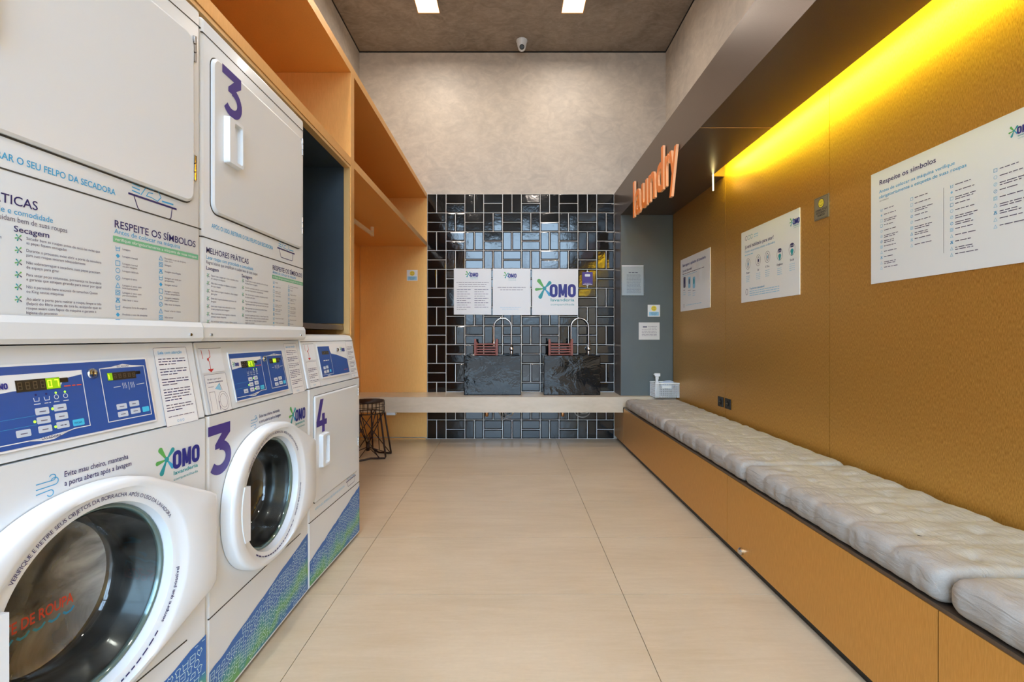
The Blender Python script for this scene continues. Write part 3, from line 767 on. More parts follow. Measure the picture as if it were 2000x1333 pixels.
# "laundry" letters on the bulkhead
sg = thing('laundry_sign', 'orange raised lowercase letters spelling laundry on the bronze bulkhead', 'sign', (1.10, 4.235, 2.135))
word = 'laundry'; spans = [(0, .05), (.085, .24), (.275, .435), (.475, .64), (.675, .835), (.875, .965), (.965, 1.11)]
for ch, (a0, a1) in zip(word, spans):
    vs, fs, x0, x1 = glyphs(ch, .014)
    bm = bmesh.new(); kz = .305/max(v[1] for v in glyphs('l', .014)[0]); kx = (a1-a0)/(x1-x0)
    ff = [bm.faces.new([f_ for f_ in [None]]) for _ in ()]
    V = [bm.verts.new((-.006, -(a0+(v[0]-x0)*kx), v[1]*kz)) for v in vs]
    fl = []
    for f in fs:
        try: fl.append(bm.faces.new([V[i] for i in f]))
        except ValueError: pass
    bmesh.ops.remove_doubles(bm, verts=bm.verts, dist=1e-6)
    fl = list(bm.faces)
    r_ = bmesh.ops.extrude_face_region(bm, geom=fl)
    nf = [g_ for g_ in r_['geom'] if isinstance(g_, bmesh.types.BMFace)]
    for v in {v for f in nf for v in f.verts}: v.co.x -= .017
    for f in bm.faces: f.material_index = 0
    bm.normal_update()
    for f in bm.faces:
        if abs(f.normal.x) < .5: f.material_index = 1
    o = link('letter', bm, [M_orange, M_pale_or], sg); o['label'] = 'letter '+ch

# ------------------------------------------------------------------ wire stool
sl = thing('wire_stool', 'dark wire stool in front of the counter beside the machines', 'stool', (-1.295, 4.37, 0))
rs, zt, zb = .145, .500, .398
def ringpts(r, z, n=28, sq=0): return [(r*math.cos(2*math.pi*k/n), r*math.sin(2*math.pi*k/n), z) for k in range(n)]
bm = bmesh.new()
tube(bm, ringpts(rs, zt), .0055, 8, True); tube(bm, ringpts(rs, zb), .005, 8, True); tube(bm, ringpts(rs, .455), .003, 6, True)
for k in range(24):
    a = 2*math.pi*k/24; tube(bm, [(rs*math.cos(a), rs*math.sin(a), zb), (rs*math.cos(a), rs*math.sin(a), zt)], .0028, 6)
for k in range(-5, 6):
    c = k*.025; L = math.sqrt(rs*rs-c*c); tube(bm, [(c, -L, zt), (c, L, zt)], .0028, 6); tube(bm, [(-L, c, zt+.004), (L, c, zt+.004)], .0028, 6)
link('seat_basket', bm, M_wire, sl, True)
for q in range(3):
    a = math.radians(20+120*q); b = a+math.radians(74)
    def pt(an, r, z): return (r*math.cos(an), r*math.sin(an), z)
    bm = bmesh.new(); tube(bm, [pt(a, rs, zb), pt(a, .205, .02), pt(a+.06, .21, .008), pt((a+b)/2, .13, .008), pt(b-.06, .21, .008), pt(b, .205, .02), pt(b, rs, zb)], .0082, 8)
    link('leg', bm, M_wire, sl, True)
bm = bmesh.new()
for q in range(6):
    a = math.radians(20+60*q); b = a+math.radians(115)
    tube(bm, [(rs*math.cos(a), rs*math.sin(a), zb), (.20*math.cos(b), .20*math.sin(b), .015)], .0042, 6)
    tube(bm, [(rs*.95*math.cos(b), rs*.95*math.sin(b), zb), (.012*math.cos(a), .012*math.sin(a), .09)], .0042, 6)
    tube(bm, [(.0, 0, .085), (.19*math.cos(a), .19*math.sin(a), .012)], .0035, 6)
tube(bm, [(0, 0, .05), (0, 0, .115)], .016, 10)
link('cross_wires', bm, M_wire, sl, True)

# ================================================================== washing machines
def lean(z): return .04*(z-.86)/.21
def FRONT(y): return lambda a, b, l: Vector((a, y-l, b))
def LEAN(a, b, l): return Vector((a, lean(b)-l, b))
def hull_radius(cx, cz, pts):
    P_ = sorted(set(pts))
    def half(P_):
        h = []
        for p in P_:
            while len(h) >= 2 and (h[-1][0]-h[-2][0])*(p[1]-h[-2][1])-(h[-1][1]-h[-2][1])*(p[0]-h[-2][0]) <= 0: h.pop()
            h.append(p)
        return h
    hl = half(P_)[:-1]+half(P_[::-1])[:-1]
    def R(th):
        d = (math.cos(th), math.sin(th)); best = 0
        for i in range(len(hl)):
            a, b = hl[i], hl[(i+1) % len(hl)]; ex, ez = b[0]-a[0], b[1]-a[1]; den = d[0]*ez-d[1]*ex
            if abs(den) < 1e-12: continue
            t_ = ((a[0]-cx)*ez-(a[1]-cz)*ex)/den; s_ = ((a[0]-cx)*d[1]-(a[1]-cz)*d[0])/den
            if t_ > 0 and -1e-6 <= s_ <= 1+1e-6: best = max(best, t_)
        return best
    return R
DC = (.330, .545)
def machine_body(W, D, hole, w_top=.862, parent=None, name='washer_body'):
    bm = bmesh.new(); ch = .007; z0 = .012
    X0, X1, Z1 = .002, W-.002, w_top
    cx, cz = DC
    if hole:
        N = 64; ang = [2*math.pi*k/N for k in range(N)]
        for x_, z_ in ((X0+ch, z0+ch), (X1-ch, z0+ch), (X1-ch, Z1), (X0+ch, Z1)): ang.append(math.atan2(z_-cz, x_-cx) % (2*math.pi))
        ang = sorted(set(round(a, 6) for a in ang)); inn, out = [], []
        for a in ang:
            dx, dz = math.cos(a), math.sin(a); inn.append(bm.verts.new((cx+.2*dx, 0, cz+.2*dz)))
            ts = []
            if dx > 1e-9: ts.append((X1-ch-cx)/dx)
            if dx < -1e-9: ts.append((X0+ch-cx)/dx)
            if dz > 1e-9: ts.append((Z1-cz)/dz)
            if dz < -1e-9: ts.append((z0+ch-cz)/dz)
            t_ = min(ts); out.append(bm.verts.new((cx+t_*dx, 0, cz+t_*dz)))
        n_ = len(ang)
        for i in range(n_): j = (i+1) % n_; bm.faces.new((inn[i], inn[j], out[j], out[i]))
    else:
        bm.faces.new([bm.verts.new(p) for p in ((X0+ch, 0, z0+ch), (X1-ch, 0, z0+ch), (X1-ch, 0, Z1), (X0+ch, 0, Z1))])
    def quad(*p): bm.faces.new([bm.verts.new(q) for q in p])
    quad((X0+ch, 0, z0+ch), (X0+ch, 0, Z1), (X0, ch, Z1), (X0, ch, z0)); quad((X1-ch, 0, z0+ch), (X1-ch, 0, Z1), (X1, ch, Z1), (X1, ch, z0))
    quad((X0+ch, 0, z0+ch), (X1-ch, 0, z0+ch), (X1, ch, z0), (X0, ch, z0))
    quad((X0, ch, z0), (X0, D, z0), (X0, D, Z1), (X0, ch, Z1)); quad((X1, ch, z0), (X1, D, z0), (X1, D, Z1), (X1, ch, Z1))
    quad((X0, D, z0), (X1, D, z0), (X1, D, Z1), (X0, D, Z1)); quad((X0, ch, z0), (X1, ch, z0), (X1, D, z0), (X0, D, z0)); quad((X0+ch, 0, Z1), (X1-ch, 0, Z1), (X1, D, Z1), (X0, D, Z1))
    return link(name, bm, M_white, parent)
def console(W, D, ztop, parent, cap):
    """sloped console as a side profile extruded across the width"""
    pr = [(0.003, .866), (lean(ztop), ztop)] + ([(lean(ztop)+.004, ztop+.012), (lean(ztop)+.014, ztop+.026), (lean(ztop)+.04, ztop+.032), (D, ztop+.032)] if cap else [(D, ztop)]) + [(D, .866)]
    bm = bmesh.new(); prism(bm, [(y, z) for y, z in pr], lambda a, b, k: Vector((.003+k*(W-.006), a, b)), 1)
    bmesh.ops.recalc_face_normals(bm, faces=bm.faces)
    es = [e for e in bm.edges if abs(e.verts[0].co.x-e.verts[1].co.x) < 1e-6]
    bmesh.ops.bevel(bm, geom=es, offset=.005, segments=2, profile=.5, affect='EDGES')
    o = link('console', bm, M_white, parent)
    if cap:
        P = Print(); P.rect(.006, ztop-.0012, W-.006, ztop+.0012, M_seam); P.build('console_seam', LEAN, parent, .0004)
    return o
def seam_strip(name, parent, x0, x1, z, y=0, th=.0035, m=None):
    return link(name, B(x0, y-.0008, z-th/2, x1, y+.02, z+th/2), m or M_seam, parent)

def num3(P, x0, z0, w, h, l=0):
    k = w; t_ = .255*w
    P.rect(x0, z0+h-t_, x0+.99*k, z0+h, M_num, l)
    P.poly([(x0+.99*k, z0+h-t_), (x0+.99*k, z0+h-1.15*t_), (x0+.66*k, z0+.60*h), (x0+.50*k, z0+.50*h), (x0+.30*k, z0+.50*h), (x0+.30*k, z0+.60*h), (x0+.60*k, z0+h-t_)], M_num, l)
    R_ = .30*h; cx, cz = x0+.50*k, z0+.31*h+.0
    pts = [(cx+(.40*k)*math.cos(math.radians(a)), cz+(R_-t_*.25)*math.sin(math.radians(a))) for a in range(90, -146, -13)]
    P.stroke(pts, t_, M_num, l+1)
def num4(P, x0, z0, w, h, l=0):
    t_ = .26*w
    P.poly([(x0+.36*w, z0+h), (x0+.68*w, z0+h), (x0+.30*w, z0+.36*h), (x0, z0+.36*h), (x0, z0+.34*h)], M_num, l)
    P.rect(x0, z0+.20*h, x0+w, z0+.37*h, M_num, l+1); P.rect(x0+.52*w, z0, x0+.52*w+t_, z0+.56*h, M_num, l+2)
def bowl_icon(P, x, z, w, l=0):
    k = w
    P.stroke([(x-.03*k, z+.30*k), (x+k*1.03, z+.30*k)], .035*k, M_navyink, l)
    P.stroke([(x+.08*k, z+.29*k), (x+.16*k, z+.10*k), (x+.20*k, z+.07*k), (x+.85*k, z+.07*k), (x+.89*k, z+.10*k), (x+.92*k, z+.29*k)], .018*k, M_navyink, l)
    P.stroke([(x+.22*k, z+.34*k), (x+.34*k, z+.52*k), (x+.46*k, z+.50*k), (x+.58*k, z+.54*k), (x+.66*k, z+.42*k), (x+.58*k, z+.33*k), (x+.44*k, z+.36*k), (x+.34*k, z+.36*k), (x+.38*k, z+.43*k), (x+.48*k, z+.44*k)], .016*k, M_sky, l)
    for q in range(3): P.stroke([(x+.04*k, z+(.37+.06*q)*k), (x+.20*k, z+(.36+.06*q)*k)], .02*k, M_sky, l)
    P.stroke([(x+.68*k, z+.36*k), (x+.95*k, z+.37*k)], .028*k, M_sky, l)

def gradient_graphic(W, parent, seed, zl, zr):
    """blue and green printed band at the bottom of the front with white outline doodles"""
    bm = bmesh.new(); rd = random.Random(seed)
    nx = 24; tops = []
    x0, x1 = .008, W-.006
    for i in range(nx+1):
        f = i/nx; tops.append(zl+(zr-zl)*f+rd.uniform(-.0025, .0025))
    zb = .026
    A = [bm.verts.new((x0+(x1-x0)*i/nx, -.0007, zb)) for i in range(nx+1)]; T = [bm.verts.new((x0+(x1-x0)*i/nx, -.0007, tops[i])) for i in range(nx+1)]
    for i in range(nx): bm.faces.new((A[i], A[i+1], T[i+1], T[i]))
    link('printed_band', bm, BAND, parent)
    P = Print(); lw = .0017; m_ = M_doodle
    def put(pts, closed=True):
        if all(x0+.003 < p[0] < x1-.003 and zb+.003 < p[1] < zl+(zr-zl)*(p[0]-x0)/(x1-x0)-.004 for p in pts): P.stroke(pts, lw, m_, 0, closed)
    s = .026; r_ = 0; sl_ = (zr-zl)/(x1-x0)*.55
    z = zb-.046
    while z < zr:
        x = x0+.014+(r_ % 2)*.011
        while x < x1:
            zz = z+sl_*(x-x0)*.6; k = rd.randrange(6); h = s*.36
            if k == 0: put([(x-h, zz-h), (x+h, zz-h), (x+h, zz+h), (x-h, zz+h)]); put([(x-h*.6, zz), (x+h*.6, zz)], False)
            elif k == 1: put([(x+h*math.cos(a), zz+h*math.sin(a)) for a in [math.pi*q/5 for q in range(10)]])
            elif k == 2: put([(x, zz-h), (x+h, zz+h*.2), (x+h*.6, zz+h), (x, zz+h*.5), (x-h*.6, zz+h), (x-h, zz+h*.2)])
            elif k == 3: put([(x-h, zz+h), (x-h*.8, zz-h), (x+h*.8, zz-h), (x+h, zz+h)], False); put([(x-h, zz+h*.4), (x+h, zz+h*.4)], False)
            elif k == 4: put([(x-h, zz+h*.6), (x-h*.4, zz+h), (x+h*.4, zz+h), (x+h, zz+h*.6), (x+h*.6, zz+h*.1), (x+h*.5, zz-h), (x-h*.5, zz-h), (x-h*.6, zz+h*.1)])
            else: put([(x-h, zz-h*.6), (x-h*.3, zz+h*.6), (x+h, zz+h*.6), (x+h*.9, zz-h*.6)])
            x += s*.98
        z += s*.88; r_ += 1
    P.build('printed_doodles', FRONT(-.0007), parent)

# blue-green-blue printed band colour (an ink pattern running diagonally)
def band_material():
    m = bpy.data.materials.new('blue_green_print'); m.use_nodes = True; n = m.node_tree; b = n.nodes['Principled BSDF']; b.inputs['Roughness'].default_value = .4
    t = n.nodes.new('ShaderNodeTexCoord'); s = n.nodes.new('ShaderNodeSeparateXYZ'); n.links.new(t.outputs['Object'], s.inputs[0])
    a = n.nodes.new('ShaderNodeMath'); a.operation = 'MULTIPLY_ADD'; a.inputs[1].default_value = -.11; n.links.new(s.outputs[0], a.inputs[0]); n.links.new(s.outputs[2], a.inputs[2])
    x = n.nodes.new('ShaderNodeTexNoise'); x.inputs['Scale'].default_value = 9; n.links.new(t.outputs['Object'], x.inputs['Vector'])
    c = n.nodes.new('ShaderNodeMath'); c.operation = 'MULTIPLY_ADD'; c.inputs[1].default_value = .15; n.links.new(x.outputs['Fac'], c.inputs[0]); n.links.new(a.outputs[0], c.inputs[2])
    r = n.nodes.new('ShaderNodeValToRGB'); n.links.new(c.outputs[0], r.inputs[0]); e = r.color_ramp.elements
    e[0].position = .05; e[0].color = (*lin((38, 104, 176)), 1); e[1].position = .165; e[1].color = (*lin((40, 100, 178)), 1)
    for p, cc in ((.072, (46, 128, 150)), (.092, (84, 152, 104)), (.11, (96, 160, 92)), (.135, (58, 140, 150))):
        q = e.new(p); q.color = (*lin(cc), 1)
    n.links.new(r.outputs[0], b.inputs['Base Color']); return m
BAND = band_material(); M_doodle = mat('pale_aqua_ink', (206, 234, 236), .5)

def label_book(P, x0, z0, x1, z1, title=True, seed=0):
    w = x1-x0
    P.rr(x0, z0, x1, z1, .003, M_board, 0); P.stroke(rrect(x0, z0, x1, z1, .003, 3), .0008, M_txt, 1, True)
    if title: P.text('Leia com atenção', x0+.012*w/.105, z1-.016, .0075, M_sky, w=w*.72, l=1, bold=.01, sh=.15)
    z = z1-.030; q = 0
    for blk in (3, 3, 3, 5, 3):
        for i in range(blk):
            if z < z0+.028: break
            P.bars(x0+w*.09, z, w*(.82 if i < blk-1 else .5), .0042, M_navyink if (q % 3 == 1) else M_txt, 1, seed=seed*40+q); z -= .0068; q += 1
        z -= .0055
    P.bars(x0+w*.1, z0+.022, w*.8, .0032, M_txt, 1, seed=99)
    for i in range(3): P.arc(x0+w*(.36+.08*i), z0+.010, .0028, 0, 360, .0008, M_sky, 1, 8)
def red_pocket(P, x0, z0, x1, z1):
    P.rect(x0, z0, x1, z1, M_white2, 0); w = x1-x0; h = z1-z0
    P.stroke([(x0+.0, z1), (x1, z1)], .0012, M_seam, 1)
    P.stroke([(x0+w*.12, z1-.004), (x0+w*.13, z1-h*.42)], .0022, M_red, 1)
    P.stroke([(x0+w*.45, z1-.004), (x0+w*.45, z1-h*.35), (x0+w*.33, z1-h*.45), (x0+w*.38, z1-h*.56), (x0+w*.38, z0+h*.05)], .0024, M_red, 1)
    P.circle(x0+w*.34, z1-h*.46, .0042, M_red, 1, 10); P.poly([(x0+w*.25, z0+h*.14), (x0+w*.52, z0+h*.14), (x0+w*.38, z0-.0)], M_red, 1)
def pocket_sticker(P, x0, z0, x1, z1):
    P.rr(x0, z0, x1, z1, .003, M_board, 0); P.stroke(rrect(x0, z0, x1, z1, .003, 3), .0009, M_txt, 1, True); w, h = x1-x0, z1-z0
    P.text('Ao abrir a porta puxe', x0+w*.12, z1-.016, .0048, M_txt, w=w*.62, l=1); P.text('e levante suavemente', x0+w*.10, z1-.025, .0048, M_navyink, w=w*.70, l=1, bold=.01)
    P.stroke([(x0+w*.1, z0+h*.08), (x0+w*.1, z0+h*.55), (x0+w*.34, z0+h*.55), (x0+w*.34, z0+h*.08)], .001, M_txt, 1)
    P.stroke([(x0+w*.1, z0+h*.68), (x0+w*.34, z0+h*.68)], .001, M_txt, 1)
    P.arc(x0+w*.68, z0+h*.28, w*.24, 0, 360, .001, M_txt, 1, ry=w*.27); P.arc(x0+w*.68, z0+h*.28, w*.17, 0, 360, .001, M_txt, 1, ry=w*.20)
    P.poly([(x0+w*.38, z0+h*.62), (x0+w*.62, z0+h*.76), (x0+w*.66, z0+h*.55)], M_skypale, 1); P.stroke([(x0+w*.62, z0+h*.76), (x0+w*.70, z0+h*.56)], .0014, M_navyink, 1)
    P.stroke([(x0+w*.46, z0+h*.30), (x0+w*.46, z0+h*.06)], .002, M_navyink, 1)
SEG = {'0': 'abcdef', '1': 'bc', '2': 'abged', '7': 'abc', '8': 'abcdefg', 'l': 'ef'}
def digit(P, ch, x, z, w, h, m, l):
    t_ = w*.18; S = SEG[ch]
    seg = dict(a=(x, z+h-t_, x+w, z+h), g=(x, z+h/2-t_/2, x+w, z+h/2+t_/2), d=(x, z, x+w, z+t_), f=(x, z+h/2, x+t_, z+h), e=(x, z, x+t_, z+h/2), b=(x+w-t_, z+h/2, x+w, z+h), c=(x+w-t_, z, x+w, z+h/2))
    for s in S: P.rect(*seg[s], m, l)
def display(P, x0, z0, x1, z1, txt, lit_from, lit_to):
    P.rect(x0, z0, x1, z1, M_ledoff, 2); n = len(txt); w = (x1-x0)/n
    if lit_to > lit_from: P.rect(x0+w*lit_from, z0+.0005, x0+w*lit_to, z1-.0005, M_lit, 3)
    for i, ch in enumerate(txt):
        on = ch != '.'; digit(P, ch if on else '8', x0+w*(i+.22), z0+.004, w*.56, z1-z0-.008, M_litseg if on else M_seg, 4)

def wash_panel(parent, t1, t2):
    """blue control fascia; coordinates are the machine's own metres"""
    link('fascia', (lambda b_: (prism(b_, rrect(.150, .883, .506, 1.038, .003, 2), lambda a, b, k: Vector((a, lean(b)-k*.002, b)), 1), b_)[1])(bmesh.new()), M_board, parent)
    P = Print(); P.rect(.154, .887, .502, 1.034, M_panel, 0)
    # washer half
    P.stroke([(.156, .896), (.232, .896), (.252, .893), (.305, .903), (.338, .903), (.339, 1.018), (.156, 1.018)], .0017, M_board, 1)
    P.poly([(.157, .984), (.206, .989), (.291, .989), (.300, 1.004), (.338, 1.010), (.338, 1.0175), (.157, 1.0175)], M_board, 1)
    P.poly([(.215, .896), (.232, .8965), (.285, .901), (.303, .903), (.262, .8905), (.245, .8905)], M_board, 1)
    P.text('LAVADORA', .240, .8932, .0048, M_navyink, l=2)
    omo(P, .176, .994, .011, 2, False)
    display(P, .211, .986, .291, 1.008, t1, 4 if t1 == '....07' else 3, 6)
    P.rect(.291, .997, .308, 1.006, M_black, 2); P.bars(.298, .988, .036, .004, M_redor, 2, seed=3)
    for i, x in enumerate((.243, .262, .280, .298)):
        P.stroke([(x-.005, .973), (x-.004, .966), (x+.004, .966), (x+.005, .973)], .0011, M_board, 1) if i < 2 else P.arc(x, .970, .0042, 0, 360, .0011, M_board, 1, 10)
        P.bars(x-.006, .960, .012, .0025, M_board, 1, seed=i); P.circle(x, .978, .0022, M_greenled if i > 1 else M_navyink, 1, 10)
    for (x, z) in ((.238, .946), (.238, .929), (.238, .912), (.272, .948), (.272, .931), (.272, .914), (.200, .911)):
        xo = x-.0 ; P.rr(xo-.001, z-.006, xo+.024, z+.007, .002, M_btn, 1); P.bars(xo+.006, z-.001, .012, .003, M_txt, 2, seed=int(x*900+z*100))
    for (x, z) in ((.233, .929), (.2685, .948), (.2685, .913)): P.circle(x, z, .0026, M_greenled, 2, 10)
    for z in (.939, .922): P.stroke([(.157, z), (.236, z+.001)], .0006, M_sky, 1)
    P.rr(.303, .907, .327, .920, .002, M_cyanbtn, 1); P.text('INICIAR', .306, .9115, .0038, M_panel, w=.016, l=2)
    # dryer half
    P.stroke([(.380, .902), (.493, .902), (.495, 1.018), (.462, 1.021), (.438, 1.025), (.408, 1.020), (.380, 1.018)], .0017, M_board, 1, True)
    P.poly([(.384, 1.0175), (.494, 1.0175), (.462, 1.021), (.438, 1.0255), (.408, 1.020)], M_board, 1); P.text('SECADORA', .438, 1.0188, .0042, M_navyink, l=2, align='C')
    display(P, .395, .991, .468, 1.008, t2, 0 if t2[0] == 'l' else 2, 1 if t2[0] == 'l' else 4); P.rect(.468, 1.0, .481, 1.007, M_black, 2)
    P.stroke([(.406, .975), (.424, .976)], .0012, M_board, 1); P.stroke([(.466, .976), (.488, .977)], .0012, M_board, 1); P.stroke([(.445, .984), (.445, .966)], .0009, M_board, 1)
    for i, x in enumerate((.430, .434, .438, .451, .455, .459)): P.stroke([(x, .970), (x+.001, .975), (x-.001, .979), (x, .983)], .0010, M_board, 1)
    for (x, z) in ((.405, .931), (.438, .933), (.405, .914), (.438, .916)):
        P.rr(x, z-.006, x+.026, z+.006, .002, M_btn, 1); P.bars(x+.007, z-.001, .012, .003, M_txt, 2, seed=int(x*700+z*99))
    P.rr(.470, .910, .489, .922, .002, M_cyanbtn, 1)
    P.build('control_graphics', LEAN, parent, .0026)
    bm = bmesh.new(); lathe(bm, [(.011, 0), (.011, -.006), (.0095, -.008), (.0095, -.003)], axis='y', n=20); bx(bm, -.0012, -.009, -.006, .0012, -.004, .006)
    o = link('key_lock', bm, M_chrome, parent); o.location = (.360, lean(1.01), 1.010)

def inst_panel(parent, y, zt):
    """instruction sheet between dryer door and washer (zt = its top seam)"""
    P = Print(); d = 0
    P.text('MELHORES PRÁTICAS', .022, 1.329, .0165, M_navyink, w=.222, bold=.008)
    P.text('Lavar roupas com praticidade e comodidade', .022, 1.312, .0105, M_sky, w=.250, bold=.004)
    P.text('Regras básicas que simplificam e cuidam bem de suas roupas', .022, 1.2985, .0095, M_txt, w=.278)
    P.text('Lavagem', .022, 1.281, .0105, M_navyink, w=.058, bold=.01); P.text('Secagem', .203, 1.281, .0105, M_navyink, w=.062, bold=.01)
    Ltx = [('Separe suas roupas por cores e tecidos antes', 'de colocar na máquina'), ('Não deixe moedas ou objetos nos bolsos', 'de suas roupas'), ('Não sobrecarregue a lavadora, deixe espaço', 'para girar'), ('Evite abrir a porta durante o processo de', 'lavagem'), ('Lave suas roupas mais delicadas no ciclo', 'e saco próprios para lavagem'), ('Não é permitido lavar tapetes e itens de', 'animais nestas máquinas'), ('Ao terminar retire a roupa e deixe a porta', 'aberta evitando mau cheiro')]
    Rtx = [('Sacudir bem as roupas antes de secá-las evita que', 'as peças fiquem enrugadas'), ('Durante o processo, evite abrir a porta da secadora', 'para suas roupas secarem adequadamente'), ('Não sobrecarregue a secadora, suas peças precisam', 'de espaço para girar'), ('Para secar peças volumosas, permaneça na lavanderia', 'e garanta que estejam girando para secar por igual'), ('Não é permitido bens enxovais de tamanhos Queen', 'ou King nestas máquinas'), ('Ao abrir a porta para retirar a roupa, limpe a tela', '(felpo) do filtro antes de tirá-la, evitando que as', 'roupas saiam com fiapos da máquina e garanta a', 'higiene do processo')]
    for i, tx in enumerate(Ltx):
        z = 1.268-.0222*i; splash(P, .030, z-.003, .014)
        for j, s in enumerate(tx): P.text(s, .044, z-.004-.0085*j, .0052, M_txt)
    for i, tx in enumerate(Rtx):
        z = 1.274-.0226*i; splash(P, .211, z-.003, .014)
        for j, s in enumerate(tx): P.text(s, .224, z-.004-.0085*j, .0052, M_txt, w=min(.150, .150*len(s)/50))
    P.build('best_practices_print', FRONT(y), parent); P = Print()
    P.text('RESPEITE OS SÍMBOLOS', .406, 1.334, .0165, M_navyink, w=.246, bold=.008)
    P.text('Antes de colocar na máquina', .405, 1.3205, .0105, M_sky, w=.192)
    P.rect(.402, 1.301, .662, 1.315, M_band, 0); P.text('verifique obrigatoriamente a etiqueta de suas roupas', .406, 1.305, .0068, M_board, w=.25, l=1)
    c1 = ['Lavagem', 'Lavagem manual', 'Lavagem normal|ou por máquina', 'Lavagem delicada', 'Lavagem à seco', 'Lavagem à seco com|hidrocarbonetos', 'Lavagem à seco com|percloroetileno', 'Não lavar à seco', 'Alvejante livre de oxigênio', 'Proibido o uso de alvejante', 'Permitido o uso de alvejante|sem cloro']
    c2 = ['Permitido o uso de alvejante|com cloro', 'Secagem', 'Secagem centrifugada', 'Secagem em varal por|gotejamento', 'Secagem vertical', 'Secagem à máquina|a baixa temperatura', 'Secagem à máquina|a alta temperatura', 'Não secar à máquina', 'Passar a ferro a baixa', 'Não torcer']
    for (x, z0, c) in ((.414, 1.288, c1), (.534, 1.286, c2)):
        for i, s in enumerate(c):
            z = z0-.0166*i; icon(P, i+(0 if x < .5 else 5), x, z, .0105, M_sky, 0)
            for j, q in enumerate(s.split('|')): P.text(q, x+.012, z-.001-.0062*j, .0042, M_txt)
    P.build('symbols_print', FRONT(y), parent)

def rect_door(parent, name, x0, z0, x1, z1, y, r=.03, th=.010, m=None):
    """flat door with a dark reveal around it"""
    g_ = bmesh.new(); prism(g_, rrect(x0-.0035, z0-.004, x1+.0035, z1+.0025, r+.003), lambda a, b, k: Vector((a, y+.001-k*.0016, b)), 1); link('door_groove_shade', g_, M_seam, parent)  # dark plate stands in for the shade in the groove around the door
    bm = bmesh.new(); O = rrect(x0, z0, x1, z1, r, 6); I = rrect(x0+.006, z0+.006, x1-.006, z1-.006, r-.004, 6)
    a_ = [bm.verts.new((p[0], y, p[1])) for p in O]; b_ = [bm.verts.new((p[0], y-th*.6, p[1])) for p in O]; c_ = [bm.verts.new((p[0], y-th, p[1])) for p in I]
    n_ = len(O)
    for i in range(n_): j = (i+1) % n_; bm.faces.new((a_[i], a_[j], b_[j], b_[i])); bm.faces.new((b_[i], b_[j], c_[j], c_[i]))
    bm.faces.new(c_)
    return link(name, bm, m or M_white, parent)
def pull(parent, x0, z0, x1, z1, y):
    bm = bmesh.new(); w = x1-x0
    O = rrect(x0, z0, x1, z1, .006, 4); I = rrect(x0+w*.36, z0+.012, x1-.008, z1-.012, .006, 4)
    v0 = [bm.verts.new((p[0], y, p[1])) for p in O]; v1 = [bm.verts.new((p[0], y-.018, p[1])) for p in rrect(x0+.002, z0+.002, x1-.002, z1-.002, .006, 4)]
    v2 = [bm.verts.new((p[0], y-.018, p[1])) for p in I]; v3 = [bm.verts.new((p[0], y-.002, p[1])) for p in I]; n_ = len(O)
    for i in range(n_):
        j = (i+1) % n_
        for A_, B_ in ((v0, v1), (v1, v2), (v2, v3)): bm.faces.new((A_[i], A_[j], B_[j], B_[i]))
    bm.faces.new(v3); return link('handle', bm, M_white2, parent)
def hinge(parent, x, z0, z1, y):
    bm = bmesh.new(); n = 3; h = (z1-z0)/n
    for i in range(n): lathe(bm, [(.0042, 0), (.0042, h-.003)], c=(x, y-.006, z0+i*h), n=10)
    bx(bm, x-.001, y-.004, z0, x+.008, y, z1); return link('hinge', bm, M_chrome, parent)

